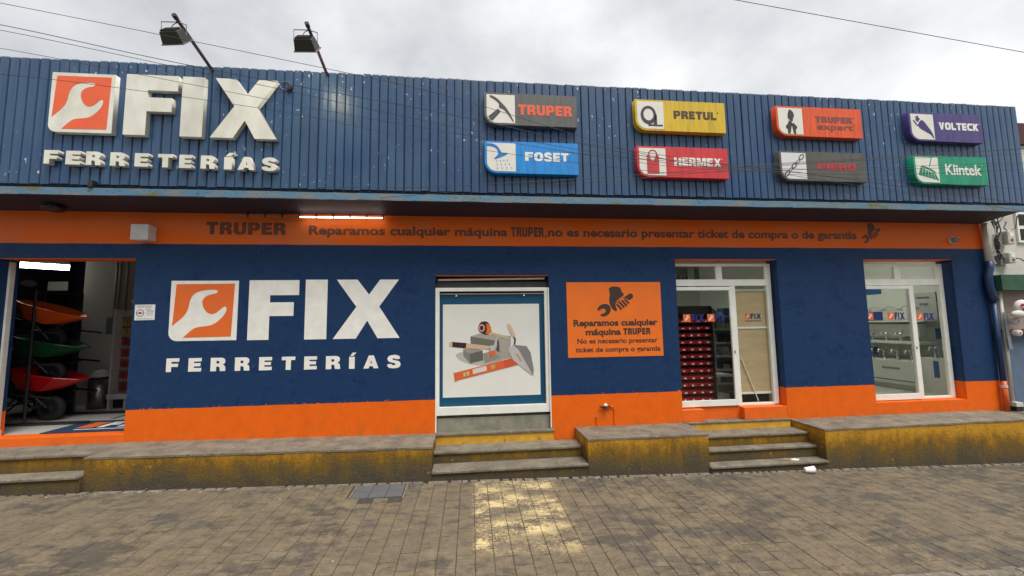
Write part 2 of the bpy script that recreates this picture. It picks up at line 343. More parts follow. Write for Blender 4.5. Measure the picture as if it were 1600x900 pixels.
def shape(name, polys, yf, th, mat, parent=None, **kw):
    """flat outline in the x-z plane, front face at y=yf, thickness th going back; inner outlines are holes"""
    c = bpy.data.curves.new(name, 'CURVE'); c.dimensions = '2D'; c.fill_mode = 'BOTH'; c.extrude = th / 2
    for P in polys:
        s = c.splines.new('POLY'); s.points.add(len(P) - 1); s.use_cyclic_u = True
        for q, p in zip(s.points, P): q.co = (p[0], p[1], 0, 1)
    t = bpy.data.objects.new('t', c); me = bpy.data.meshes.new_from_object(t); bpy.data.objects.remove(t); bpy.data.curves.remove(c)
    me.transform(Matrix(((1, 0, 0, 0), (0, 0, -1, yf + th / 2), (0, 1, 0, 0), (0, 0, 0, 1))))
    return place(name, me, mat, parent, **kw)
def cap_h(offset):
    c = bpy.data.curves.new('h', 'FONT'); c.body = 'E'; c.offset = offset
    t = bpy.data.objects.new('t', c); me = bpy.data.meshes.new_from_object(t)
    zs = [v.co.y for v in me.vertices]; bpy.data.objects.remove(t); return min(zs), max(zs)
def text(name, s, x0, x1, z0, z1, yf, th, mat, parent=None, off=.022, sp=1., italic=0, **kw):
    """lettering: baseline z0, cap height z1, fitted between x0 and x1"""
    c = bpy.data.curves.new(name, 'FONT'); c.body = s; c.offset = off; c.space_character = sp; c.resolution_u = 3; c.shear = italic
    t = bpy.data.objects.new('t', c); me = bpy.data.meshes.new_from_object(t); bpy.data.objects.remove(t)
    b0, b1 = cap_h(off); xs = [v.co.x for v in me.vertices]; a0, a1 = min(xs), max(xs)
    if th:
        c.extrude = .5; t = bpy.data.objects.new('t', c); me = bpy.data.meshes.new_from_object(t); bpy.data.objects.remove(t)
    k = (x1 - x0) / (a1 - a0); kz = (z1 - z0) / (b1 - b0)
    for v in me.vertices:
        x, y, z = v.co; v.co = (x0 + (x - a0) * k, yf + th / 2 - z * th, z0 + (y - b0) * kz)
    if ' ' not in s: return place(name, me, mat, parent, **kw)
    cuts = []                      # one object per word, cut in the gaps
    for i, ch in enumerate(s):
        if ch == ' ':
            c = bpy.data.curves.new('m', 'FONT'); c.offset = off; c.space_character = sp
            e = []
            for b in (s[:i], s[:i + 2]):
                c.body = b; t = bpy.data.objects.new('t', c); q = bpy.data.meshes.new_from_object(t); bpy.data.objects.remove(t); e.append(max(v.co.x for v in q.vertices))
            cuts.append(x0 + (e[0] + .06 - a0) * k)
    cuts = [-1e9] + cuts + [1e9]; o = None
    for a, b in zip(cuts, cuts[1:]):
        m = MB(); idx = {}
        for p in me.polygons:
            if a <= p.center.x < b:
                f = []
                for vi in p.vertices:
                    if vi not in idx: idx[vi] = len(m.v); m.v.append(tuple(me.vertices[vi].co))
                    f.append(idx[vi])
                m.f.append(tuple(f))
        if m.f: o = place(name, m.mesh(name), mat, parent, **kw)
    return o
def rnd_rect(x0, x1, z0, z1, r, n=7, which='bl'):
    P = [(x1, z0), (x1, z1), (x0, z1), (x0, z0 + r)]
    for i in range(1, n + 1):
        a = math.pi + (math.pi / 2) * i / n; P.append((x0 + r + r * math.cos(a), z0 + r + r * math.sin(a)))
    return P
def chaikin(P, it=2, closed=False):
    for _ in range(it):
        Q = [P[0]] if not closed else []
        R_ = range(len(P) - 1) if not closed else range(len(P))
        for i in R_:
            a, b = P[i], P[(i + 1) % len(P)]
            Q += [(a[0] * .75 + b[0] * .25, a[1] * .75 + b[1] * .25), (a[0] * .25 + b[0] * .75, a[1] * .25 + b[1] * .75)]
        if not closed: Q.append(P[-1])
        P = Q
    return P
def circ(cx, cz, r, n=20, rz=None): return [(cx + r * math.cos(2 * math.pi * i / n), cz + (rz or r) * math.sin(2 * math.pi * i / n)) for i in range(n)]
def stroke(P, w):                   # thick polyline outline in x-z
    L_, R_ = [], []
    for i, p in enumerate(P):
        a = P[max(i - 1, 0)]; b = P[min(i + 1, len(P) - 1)]; dx, dz = b[0] - a[0], b[1] - a[1]; l = math.hypot(dx, dz) or 1
        nx, nz = -dz / l * w / 2, dx / l * w / 2; L_.append((p[0] + nx, p[1] + nz)); R_.append((p[0] - nx, p[1] - nz))
    return L_ + R_[::-1]
# heavy block glyphs in a unit cell, hand drawn
GL = {
 'F': [[(0, 0), (.42, 0), (.42, .395), (.90, .395), (.90, .625), (.42, .625), (.42, .745), (1, .745), (1, 1), (0, 1)]],
 'I': [[(0, 0), (1, 0), (1, 1), (0, 1)]],
 'X': [[(.04, 1), (.35, 1), (.528, .743), (.693, 1), (.98, 1), (.685, .536), (1, 0), (.667, 0), (.507, .30), (.34, 0), (0, 0), (.34, .536)]],
 'E': [[(0, 0), (1, 0), (1, .26), (.42, .26), (.42, .385), (.93, .385), (.93, .62), (.42, .62), (.42, .74), (1, .74), (1, 1), (0, 1)]],
 'f': [[(0, 0), (.40, 0), (.40, .36), (.92, .36), (.92, .60), (.40, .60), (.40, .74), (1, .74), (1, 1), (0, 1)]],
 'R': [[(0, 0), (.38, 0), (.38, .34), (.50, .34), (.60, .28), (.63, 0), (1, 0), (.97, .30), (.90, .42), (.80, .48), (.92, .56), (.97, .70), (.95, .85), (.86, .95), (.70, 1), (0, 1)], [(.38, .56), (.38, .76), (.52, .76), (.58, .72), (.58, .60), (.52, .56)]],
 'T': [[(.31, 0), (.69, 0), (.69, .74), (1, .74), (1, 1), (0, 1), (0, .74), (.31, .74)]],
 'A': [[(0, 0), (.34, 0), (.40, .17), (.62, .17), (.68, 0), (1, 0), (.68, 1), (.35, 1)], [(.46, .38), (.51, .64), (.57, .38)]],
 'J': [[(0, 0), (1, 0), (1, .86), (0, .86)], [(.15, .92), (.75, .92), (1.3, 1.16), (.62, 1.16)]],   # I with acute accent
 'S': [chaikin([(0, .30), (.03, .12), (.2, .0), (.5, -.03), (.8, .0), (.98, .13), (1, .36), (.88, .52), (.62, .59), (.42, .64), (.38, .70), (.46, .76), (.57, .74), (.62, .68), (.97, .70), (.92, .90), (.75, 1.0), (.5, 1.03), (.2, .98), (.05, .85), (.02, .66), (.12, .50), (.35, .43), (.58, .37), (.64, .31), (.58, .23), (.46, .21), (.36, .25), (.34, .32)], 1, True)],
}
def glyph(name, ch, x0, x1, z0, z1, yf, th, mat, parent, **kw):
    P = [[(x0 + u * (x1 - x0), z0 + v * (z1 - z0)) for u, v in p] for p in GL[ch]]
    return shape(name, P, yf, th, mat, parent, **kw)
GL.update({
 'P': [[(0, 0), (.38, 0), (.38, .32), (.66, .32), (.86, .38), (.97, .52), (.99, .66), (.96, .82), (.86, .94), (.68, 1), (0, 1)], [(.38, .54), (.38, .78), (.54, .78), (.62, .73), (.62, .59), (.54, .54)]],
 'U': [[(0, 1), (0, .26), (.10, .08), (.28, 0), (.72, 0), (.90, .08), (1, .26), (1, 1), (.64, 1), (.64, .32), (.58, .24), (.42, .24), (.36, .32), (.36, 1)]],
 'O': [[(.30, 0), (.70, 0), (.90, .10), (1, .30), (1, .70), (.90, .90), (.70, 1), (.30, 1), (.10, .90), (0, .70), (0, .30), (.10, .10)], [(.42, .24), (.35, .34), (.35, .66), (.42, .76), (.58, .76), (.65, .66), (.65, .34), (.58, .24)]],
 'H': [[(0, 0), (.36, 0), (.36, .38), (.64, .38), (.64, 0), (1, 0), (1, 1), (.64, 1), (.64, .62), (.36, .62), (.36, 1), (0, 1)]],
 'M': [[(0, 0), (.27, 0), (.27, .62), (.41, 0), (.59, 0), (.73, .62), (.73, 0), (1, 0), (1, 1), (.64, 1), (.50, .42), (.36, 1), (0, 1)]],
 'L': [[(0, 0), (1, 0), (1, .27), (.40, .27), (.40, 1), (0, 1)]],
 'V': [[(.33, 0), (.67, 0), (1, 1), (.66, 1), (.50, .36), (.34, 1), (0, 1)]],
 'C': [[(.30, 0), (.98, 0), (.98, .26), (.44, .26), (.36, .34), (.36, .66), (.44, .74), (.98, .74), (.98, 1), (.30, 1), (.10, .90), (0, .70), (0, .30), (.10, .10)]],
 'K': [[(0, 0), (.34, 0), (.34, .36), (.62, 0), (1, 0), (.62, .52), (.98, 1), (.62, 1), (.34, .62), (.34, 1), (0, 1)]],
})
GW = {'I': .42, 'M': 1.3, 'T': .95, 'E': .85, 'f': .85, 'L': .82, 'X': 1.05, 'O': 1.08}
def gword(word, x0, x1, z0, z1, yf, th, mat, parent, gap=.14, name='letter'):
    ws = [GW.get(c, 1.) for c in word]; tot = sum(ws) + gap * (len(word) - 1); k = (x1 - x0) / tot; x = x0
    for c, w in zip(word, ws):
        glyph(name, c, x, x + w * k, z0, z1, yf, th, mat, parent); x += (w + gap) * k
WR = [(152, 157), (486, 155), (476, 452), (205, 455)] + chaikin([(205, 455), (250, 412), (280, 397), (360, 390), (395, 370), (430, 335), (447, 300), (440, 282), (425, 285), (400, 308), (375, 325), (345, 325), (320, 305), (303, 270), (305, 240), (335, 218), (380, 210), (392, 198), (375, 187), (300, 192), (255, 208), (232, 245), (225, 300), (205, 335), (140, 390)], 2)[1:]
def wrench_logo(nm, x0, x1, z0, z1, yf, th, mw, mo, parent):
    w, h = x1 - x0, z1 - z0
    a = shape(nm + '_panel', [rnd_rect(x0, x1, z0, z1, .13 * w)], yf, th, mw, parent)
    P = [(x0 + (u - 122) / 386 * w, z0 + (473 - v) / 335 * h) for u, v in WR]
    P = [(max(p[0], x0 + .045 * w), p[1]) for p in P]
    shape(nm + '_emblem', [P], yf - .002, .0018, mo, a)
    return a

GS = -.0235
def gz(x): return -.02 + GS * x
# ------------------------------------------------------------------ ground
g = MB(); xs = [-60, -20, -8, -5, 0, 5, 9, 20, 60]
def gzc(x): return gz(max(-12, min(12, x)))
for a, b in zip(xs, xs[1:]):
    g.quad((a, -60, gzc(a) - .0055), (b, -60, gzc(b) - .0055), (b, 60, gzc(b) - .0055), (a, 60, gzc(a) - .0055))
place('ground', g.mesh('ground'), M_GROUT, kind='structure')
side = MB()
for a, b in zip([-12, -5, 0, 5, 12], [-5, 0, 5, 12]): pass
sw = thing('sidewalk', (0, -1.6, gz(0)), None, None); sw['kind'] = 'structure'
pw, pd = .148, .232
def paver_mesh(w, d, k):
    m = MB(); e = .003; h = .016; j = lambda: random.uniform(-.0015, .0015)
    b = [(-w / 2 + j(), -d / 2 + j()), (w / 2 + j(), -d / 2 + j()), (w / 2 + j(), d / 2 + j()), (-w / 2 + j(), d / 2 + j())]
    t = [(x * (1 - 2 * e / w), y * (1 - 2 * e / d)) for x, y in b]
    n = 0; m.v = [(x, y, -h) for x, y in b] + [(x, y, -.004) for x, y in b] + [(x, y, 0) for x, y in t]
    for a in (0, 4):
        for i in range(4): m.f.append((a + i, a + (i + 1) % 4, a + 4 + (i + 1) % 4, a + 4 + i))
    m.f.append((8, 9, 10, 11)); me = m.mesh('paver'); me.materials.append(M_PAVE); return me
PM = [paver_mesh(pw - .0045, pd - .010, k) for k in range(6)]
PMH = [paver_mesh(pw - .0045, pd / 2 - .010, k) for k in range(3)]
cand = []
nx0, nx1 = -62, 62
for i in range(nx0, nx1):
    x = (i + .5) * pw + .03
    offy = (i % 2) * pd / 2
    for k in range(0, 18):
        y = -.60 - pd / 2 - k * pd + offy
        half = y + pd / 2 > -.575
        if half: y = -.60 - pd / 4
        if y < -2.60 and x > 1.0: continue
        if -1.27 < x < -.70 and y > -.97: continue
        if y < -3.4: continue
        dx = x - 0; dist = math.hypot(dx, y + 5.4, 1.8)
        vis = (y + 5.4) > .95 and abs(math.atan2(dx, y + 5.4) - .105) < math.radians(53)
        # visible below the frame?
        v = Vector((dx, y + 5.4, gz(x) - 1.8)); px = 800 + 620 * v.dot(rr) / v.dot(fw); py = 450 - 620 * v.dot(uu) / v.dot(fw)
        inn = -20 < px < 1620 and py < 915
        cand.append((0 if inn else 1, dist, x, y, half))
cand.sort()
tilt = math.atan(GS)
rest = MB()
for n_, (o_, d_, x, y, half) in enumerate(cand):
    src = PMH if half else PM
    dz = random.uniform(-.002, .002)
    if n_ < 300 and o_ == 0:
        inst('paver', random.choice(src), (x, y, gz(x) + dz), sw, rot=(random.uniform(-.006, .006), -tilt + random.uniform(-.007, .007), random.uniform(-.010, .010)))
    else:
        me = random.choice(src); b = len(rest.v)
        for v in me.vertices: rest.v.append((v.co.x + x, v.co.y + y, v.co.z + gz(x + v.co.x) + dz))
        for p in me.polygons: rest.f.append(tuple(b + q for q in p.vertices))
place('pavers', rest.mesh('pavers'), M_PAVE, sw, kind='stuff')
# crumbly joint between paving and platforms
jm = MB()
x = -8.5
while x < 11.5:
    w = random.uniform(.03, .12); d = random.uniform(.006, .022)
    jm.hexa([(x, -.60 - d, gz(x) - .01), (x + w, -.60 - d * .6, gz(x + w) - .01), (x + w, -.56, gz(x + w) - .01), (x, -.56, gz(x) - .01),
             (x + .008, -.595 - d * .6, gz(x) + .004 + d * .3), (x + w - .008, -.595 - d * .4, gz(x) + .003 + d * .3), (x + w, -.56, gz(x + w) + .007), (x, -.56, gz(x) + .007)]); x += w * random.uniform(.7, 1.5)
place('mortar_crumbs', jm.mesh('mortar_crumbs'), M_KERB, sw, kind='stuff')
# road edge at the bottom right and the road beyond it
km = MB(); x = 1.1
while x < 9:
    w = random.uniform(.05, .2); dz = random.uniform(-.002, .012)
    km.hexa([(x, -2.68 + random.uniform(-.02, .02), gz(x) - .02), (x + w, -2.68 + random.uniform(-.02, .02), gz(x) - .02), (x + w, -2.605, gz(x) - .02), (x, -2.605, gz(x) - .02),
             (x + .004, -2.665, gz(x) + dz), (x + w - .006, -2.665, gz(x) + dz), (x + w - .006, -2.612, gz(x) + dz), (x + .004, -2.612, gz(x) + dz)]); x += w
place('kerb_strip', km.mesh('kerb_strip'), M_KERB, kind='structure')
rm_ = MB()
for i in range(30):
    for k in range(2):
        x = 1.1 + i * .3 + k * .1; y = -2.69 - k * .24
        rm_.hexa([(x, y - .22, gz(x) - .015), (x + .28, y - .235, gz(x) - .015), (x + .29, y - .01, gz(x) - .015), (x + .01, y, gz(x) - .015),
                  (x + .005, y - .215, gz(x) - .001), (x + .275, y - .23, gz(x + .28) - .001), (x + .285, y - .012, gz(x + .28) - .001), (x + .015, y - .004, gz(x) - .001)])
place('road', rm_.mesh('road'), M_PAVE, kind='structure')
# far side of the street, behind the viewer
OP = thing('opposite_terrace', (0, -13, -.2), 'low plain terrace across the street behind the viewer', 'building')
random.seed(4); x = -24
while x < 26:
    w = random.uniform(4, 7); h = random.uniform(3.6, 6.2)
    fb = box('terrace_front', x, x + w - .02, -17, -13 + random.uniform(0, .3), -.5, h, random.choice((M('terrace_a', (.30, .24, .18), .9), M('terrace_b', (.16, .20, .19), .9), M('terrace_c', (.36, .33, .28), .9))), OP)
    for k in range(int(w // 1.6)): box('opening', x + .4 + k * 1.6, x + 1.4 + k * 1.6, -12.69, -12.66, .2 if k % 2 else 1.1, 2.5, M_DARK, fb)
    x += w
# iron cover
t = thing('utility_cover', (-.99, -.79, gz(-1)), 'dark grey rectangular iron cover set in the paving against the left platform', 'cover')
cm = MB()
for i in range(3):
    for k in range(2):
        x0 = -1.25 + i * .175; y0 = -.95 + k * .165
        cm.box(x0, x0 + .169, y0, y0 + .159, gz(-1) - .02, gz(-1) + .006 + .001 * i)
place('cover_plate', cm.mesh('c'), M_IRON, t)
for a, b_, c_ in ((-1.275, -1.256, .009), (-.722, -.703, .005)): box('cover_frame', a, b_, -.97, -.61, gz(-1) - .02, gz(-1) + c_, M_KERB, t)

# ------------------------------------------------------------------ building
B = thing('store_building', (0, .1, 0), 'single storey hardware store painted navy blue over orange with ribbed blue fascia', 'building')
ZT = 3.275; TH = .22
wm = MB()
for x0, x1, z0, z1 in ((-9, -5.69, -.1, ZT), (-5.69, -4.175, 2.682, ZT), (-4.175, -.465, -.1, ZT), (-.465, 1.085, 2.462, ZT), (1.085, 2.945, -.1, ZT),
                       (2.945, 4.535, 2.695, ZT), (4.535, 5.962, -.1, ZT), (5.962, 7.500, 2.70, ZT), (7.500, 8.10, -.1, ZT), (5.962, 7.500, -.1, .555)):
    wm.box(x0, x1, 0, TH, z0, z1)
place('wall', wm.mesh('wall'), MW, B)
for x0, x1, z in ((-5.69, -4.175, 2.682), (-.465, 1.085, 2.462), (2.945, 4.535, 2.695), (5.962, 7.5, 2.70)):
    box('painted_soffit', x0 + .003, x1 - .003, .003, TH - .003, z - .007, z - .002, M_OR, B)
# shallow recessed rectangle of paint above the centre window
box('patched_paint', -.46, 1.08, -.0022, 0.01, 2.60, 2.70, M('patched_navy', (0.0085, 0.036, 0.100), .6, .1, spec=.18), B)
# canopy
cp = MB()
n = 0
cp.hexa([(-9, -.47, 3.335), (8.085, -.47, 3.335), (8.085, 1.0, 3.272), (-9, 1.0, 3.272), (-9, -.47, 3.42), (8.085, -.47, 3.42), (8.085, 1.0, 3.42), (-9, 1.0, 3.42)])
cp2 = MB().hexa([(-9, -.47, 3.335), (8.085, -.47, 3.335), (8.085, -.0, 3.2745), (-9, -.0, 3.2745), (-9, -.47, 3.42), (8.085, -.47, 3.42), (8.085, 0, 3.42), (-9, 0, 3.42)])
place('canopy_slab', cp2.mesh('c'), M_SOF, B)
em = MB(); x = -9
while x < 8.28:
    w = min(random.uniform(.25, .7), 8.285 - x); a = random.uniform(-.006, .004); b_ = random.uniform(-.006, .004)
    em.hexa([(x, -.50, 3.335 + a), (x + w, -.50, 3.335 + b_), (x + w, -.471, 3.334), (x, -.471, 3.334), (x, -.50 , 3.418), (x + w, -.50, 3.418 + b_ * .6), (x + w, -.471, 3.42), (x, -.471, 3.42)]); x += w
place('canopy_edge', em.mesh('e'), M_EDGE, B)
# roof over the rooms
box('roof', -9.0, 8.3, .001, 8.2, 3.43, 3.55, M_IWALLD, B)
# fascia
F = place('fascia', MB().box(-9, 8.27, -.435, -.36, 3.45, 4.97).mesh('f'), M_CLADB, B)
box('fascia_foot', -9, 8.27, -.425, -.37, 3.421, 3.449, M_CLADB, B)
pitch = .1043
def clad_mesh():
    w = .0487; m = MB(); z0, z1 = 3.472, 4.985
    pr = [(-w, -.004), (-w + .006, -.018), (-.004, -.0195), (w - .006, -.018), (w, -.004), (w, .0), (-w, .0)]
    for z, s in ((z0, 1), (z1 - .012, 1), (z1, .93)):
        for x, y in pr: m.v.append((x * s, y if s == 1 else y * .8, z))
    k = len(pr)
    for a in (0, k):
        for i in range(k): m.f.append((a + i, a + (i + 1) % k, a + k + (i + 1) % k, a + k + i))
    m.f.append(tuple(range(k))[::-1]); m.f.append(tuple(2 * k + i for i in range(k)))
    me = m.mesh('cladding_panel'); me.materials.append(M_CLAD); return me
CMh = clad_mesh(); k = 0; x = -6.52
while x < 8.26:
    o = inst('cladding_panel', CMh, (x, -.4345 + random.uniform(-.001, .0012), random.uniform(-.005, .006)), F)
    o.rotation_euler = (0, random.uniform(-.0007, .0007), random.uniform(-.012, .012)); k += 1
    x += pitch + (.004 if k % 11 == 0 else 0)
# top back rail seen as the pale capping
box('fascia_cap', -9, 8.27, -.432, -.37, 4.971, 4.985, M_CLADB, B)

# painted lettering on the wall
PX = thing('painted_wall_logo', (-2.33, -.001, 1.25), 'large flat white painted logo with wrench emblem and block letters on the navy wall', 'sign')
wrench_logo('painted', -3.745, -2.948, 1.64, 2.397, -.0035, .003, M_WHP, M_ORL, PX)
glyph('painted_letter', 'F', -2.82, -2.21, 1.636, 2.402, -.0035, .003, M_WHP, PX)
glyph('painted_letter', 'I', -2.130, -1.857, 1.632, 2.407, -.0035, .003, M_WHP, PX)
glyph('painted_letter', 'X', -1.776, -.930, 1.632, 2.406, -.0035, .003, M_WHP, PX)
for ch, (a, b_) in zip('fERRETERJAS', ((-3.748, -3.601), (-3.493, -3.343), (-3.236, -3.059), (-2.951, -2.776), (-2.664, -2.511), (-2.392, -2.23), (-2.12, -1.964), (-1.853, -1.674), (-1.565, -1.495), (-1.384, -1.195), (-1.086, -.913))):
    zb = 1.262 - (a + 3.748) * .0075
    glyph('painted_letter', ch, a, b_, zb, zb + (.178 if ch == 'J' else .166), -.0035, .003, M_WHP, PX)
BT = thing('painted_band_text', (1.2, -.001, 2.97), 'dark painted sentence about machine repairs along the orange band under the canopy', 'sign')
gword('TRUPER', -3.374, -2.403, 2.998, 3.16, -.003, .002, M_DKP2, BT, name='painted_letter')
text('painted_word', 'Reparamos cualquier máquina', -2.113, .52, 3.005, 3.128, -.003, .002, M_DKP2, BT, off=.030)
gword('TRUPER', .57, 1.03, 3.000, 3.138, -.003, .002, M_DKP2, BT, name='painted_letter')
shape('painted_comma', [[(1.04, 2.975), (1.055, 3.0), (1.045, 3.03), (1.075, 3.03), (1.072, 2.995)]], -.003, .002, M_DKP2, BT)
text('painted_word', 'no es necesario presentar ticket de compra o de garantía', 1.09, 5.89, 3.007, 3.132, -.003, .002, M_DKP2, BT, off=.030)
# hand with wrench emblem, coordinates in a 200x165 cell
HAND = [chaikin([(308, 98), (370, 97), (378, 125), (395, 143), (360, 165), (345, 182), (342, 200), (352, 222), (345, 232), (328, 222), (312, 195), (309, 165), (316, 140)], 1, True),
        chaikin([(348, 180), (405, 147), (425, 133), (438, 140), (441, 158), (425, 168), (415, 172), (402, 160), (378, 160), (352, 190)], 1, True),
        stroke([(350, 192), (375, 222)], 11), stroke([(364, 180), (390, 212)], 11), stroke([(379, 172), (404, 203)], 11), stroke([(393, 165), (416, 190)], 10),
        chaikin([(243, 218), (256, 200), (280, 190), (302, 192), (316, 208), (316, 232), (300, 252), (275, 260), (260, 254), (262, 246), (284, 240), (292, 226), (282, 214), (264, 218), (248, 230)], 1, True)]
def hand(x0, x1, z0, z1, yf, mat, parent):
    for P in HAND:
        shape('hand_and_wrench_emblem' if P is HAND[0] else 'emblem_stroke', [[(x0 + (u - 243) / 198 * (x1 - x0), z1 - (v - 97) / 163 * (z1 - z0)) for u, v in P]], yf, .002, mat, parent)
HB = thing('painted_hand_emblem', (6.15, -.001, 2.93), 'dark painted hand gripping a wrench at the right end of the orange band', 'sign')
hand(5.975, 6.30, 2.945, 3.262, -.003, M_DKP2, HB)
# notice
NT = thing('repair_notice', (2.02, -.002, 1.318), 'orange square notice with dark lettering and hand emblem on the navy wall', 'sign')
box('notice_panel', 1.333, 2.703, -.004, .001, 1.318, 2.360, M_ORD, NT)
def npx(x, y): return 1.327 + (x - 884) * .00934, 2.362 - (y - 441) * .00904
for s, xa, xb, ya, yb, of in (('Reparamos cualquier', 894, 1024, 509, 499, .037), ('máquina', 912, 966, 523, 513, .037), ('No es necesario presentar', 899, 1023, 535.5, 528, .02), ('ticket de compra o garantía', 896, 1027, 548.5, 541, .02)):
    (x0, z0), (x1, z1) = npx(xa, ya), npx(xb, yb)
    text('notice_line', s, x0, x1, z0, z1, -.006, .0018, M_DKP, NT, off=of)
(x0, z0), (x1, z1) = npx(970, 523), npx(1012, 513); gword('TRUPER', x0, x1, z0, z1, -.006, .0018, M_DKP, NT)
(x0, z1), (x1, z0) = npx(930.5, 448), npx(987.5, 495)
hand(x0, x1, z0, z1, -.006, M_DKP, NT)
# raised sign
RS = thing('raised_logo_sign', (-3.6, -.45, 3.65), 'big cream raised logo sign with wrench emblem and letters, mounted on the blue fascia', 'sign')
a = wrench_logo('raised', -4.80, -4.135, 4.063, 4.780, -.515, .062, M_CREAM, M_RO, RS)
for ch, x0, x1 in (('F', -4.016, -3.450), ('I', -3.404, -3.160), ('X', -3.071, -2.318)):
    glyph('raised_letter', ch, x0, x1, 4.056, 4.800, -.515, .062, M_CREAM, RS)
for ch, (a, b_) in zip('fERRETERJAS', ((-4.811, -4.667), (-4.588, -4.436), (-4.378, -4.221), (-4.126, -3.967), (-3.868, -3.721), (-3.621, -3.458), (-3.39, -3.254), (-3.155, -2.997), (-2.897, -2.81), (-2.746, -2.553), (-2.477, -2.3))):
    zb = 3.684 - (a + 4.8) * .008
    glyph('raised_letter', ch, a, b_, zb, zb + (.175 if ch == 'J' else .160), -.515, .062, M_CREAM, RS)
for xx, z1 in ((-4.5, 4.1), (-3.7, 4.1)): pass

# ------------------------------------------------------------------ brand boxes
def brand(x0, x1, z0, z1, col, label, words, icon, icol, bgcol=(0.70, 0.69, 0.62)):
    t = thing('brand_light_box', ((x0 + x1) / 2, -.45, z0), label, 'sign', 'brand light boxes on the fascia')
    m = M('box_paint', col, .45, .30, 5, .04, 12, stretch=(5, 1, .6), lo=.40, hi=.75); mi = flat('icon_paint', icol); mb = flat('icon_ground', bgcol)
    shape('box_body', [rnd_rect(x0, x1, z0, z1, .15)], -.54, .09, m, t, bevel=0)
    iw = .365; a, b_ = x0 + .028, x0 + .028 + iw; c, d = z0 + .022, z1 - .026
    pn = shape('icon_panel', [rnd_rect(a, b_, c, d, .12)], -.5435, .0034, mb, t)
    U = lambda P: [(a + u * (b_ - a), c + v * (d - c)) for u, v in P]
    for P in icon: shape('icon', [U(q) for q in P], -.5455, .0018, mi, pn)
    for s, u0, u1, v0, v1, tc_, of, sp in words:
        X = lambda u: x0 + u * (x1 - x0); Z = lambda v: z0 + v * (z1 - z0)
        mt = flat('word_paint', tc_)
        if s.isupper(): gword(s, X(u0), X(u1), Z(v0), Z(v1), -.5425, .0022, mt, t, gap=.12)
        else: text('word', s, X(u0), X(u1), Z(v0), Z(v1), -.5425, .0022, mt, t, off=of, sp=sp)
        text('trademark_dot', '®', X(u1) + .012, X(u1) + .030, Z(v1) - .018, Z(v1), -.5425, .0022, mt, t, off=0)
GRY = (0.085, 0.088, 0.085); WHT = (0.75, 0.75, 0.70)
pick = [[chaikin([(.10, .97), (.22, .95), (.40, .85), (.56, .68), (.62, .62), (.68, .56), (.82, .35), (.96, .06), (.93, .04), (.76, .30), (.60, .48), (.46, .52), (.42, .58), (.46, .64), (.36, .76), (.20, .86), (.12, .90)], 1, True)],
        [[(.06, .22), (.40, .50), (.50, .40), (.20, .06), (.10, .12)]]]
shower = [[chaikin([(0, .98), (.18, .98), (.36, .90), (.48, .72), (.50, .64), (.72, .66), (.72, .60), (.26, .40), (.24, .44), (.40, .60), (.38, .72), (.28, .84), (.12, .88), (0, .88)], 1)]] + \
         [[stroke([(x + s * (.05 + .26 * k), .36 - .13 * k + x * .08), (x + s * (.05 + .26 * k) + s * .05, .30 - .13 * k + x * .08)], .022)] for x, s in ((.34, .03), (.46, .10), (.57, .2), (.68, .3)) for k in (0, 1, 2)]
tape = [[circ(.42, .50, .30, 24, .34), circ(.42, .52, .19, 24, .22)], [[(.60, .16), (.74, .17), (.74, .50), (.70, .56), (.66, .40)]], [[(.40, .10), (.95, .10), (.95, .158), (.40, .158)]]]
lock = [[[(.28, .06), (.28, .74), (.40, .74), (.42, .60), (.50, .52), (.58, .60), (.62, .74), (.74, .74), (.74, .06)]],
        [stroke([(.36, .72), (.36, .82), (.43, .90), (.51, .92), (.59, .90), (.66, .82), (.66, .72)], .05)]]
plier = [[chaikin([(.47, .97), (.40, .80), (.38, .62), (.46, .54), (.58, .46), (.60, .60), (.66, .70), (.62, .86)], 1, True)],
         [[(.42, .52), (.38, .40), (.28, .30), (.30, .22), (.36, .18), (.36, .02), (.46, .02), (.52, .30), (.56, .42), (.50, .50)]],
         [[(.60, .44), (.66, .38), (.76, .28), (.72, .20), (.68, .16), (.70, .02), (.60, .02), (.55, .28), (.52, .36)]]]
def ring(cx, cz, ang, rx=.15, rz=.085, w=.038):
    c_, s_ = math.cos(ang), math.sin(ang); R2 = lambda P: [(cx + u * c_ - v * s_, cz + u * s_ + v * c_) for u, v in P]
    return [R2(circ(0, 0, rx, 16, rz)), R2(circ(0, 0, rx - w, 16, rz - w))]
chain = [ring(.20, .20, .85), ring(.36, .36, .75, .14, .05, .022), ring(.50, .50, .85), ring(.66, .66, .75, .14, .05, .022), ring(.82, .84, .85)]
plug = [[chaikin([(.30, .60), (.42, .76), (.56, .74), (.78, .44), (.90, .28), (.97, .02), (.93, .05), (.84, .18), (.66, .28), (.40, .40), (.30, .50)], 1, True)],
        [stroke([(.10, .74), (.28, .52)], .05)], [stroke([(.24, .72), (.36, .84)], .13)], [stroke([(.20, .84), (.32, .92)], .05)]]
broom = [[chaikin([(.22, .66), (.40, .64), (.70, .52), (.86, .40), (.84, .34), (.66, .45), (.38, .57), (.20, .60)], 1, True)], [stroke([(.60, .62), (.72, 1.0)], .035)]] + \
        [[[(.20 + .115 * k, .585 - .045 * k), (.285 + .115 * k, .555 - .05 * k), (.22 + .15 * k, .245 - .035 * k), (.085 + .15 * k, .30 - .035 * k)]] for k in range(6)]
Zu, Zl = (4.338, 4.765), (3.700, 4.118)
Xc = ((.192, 1.402), (2.20, 3.476), (4.235, 5.545), (6.31, 7.512))
brand(*Xc[0], *Zu, GRY, 'dark grey light box with pickaxe icon and orange word, upper left of the brand boxes', [('TRUPER', .36, .945, .33, .66, (0.75, 0.10, 0.03), .04, 1.)], pick, (0.05, 0.045, 0.055))
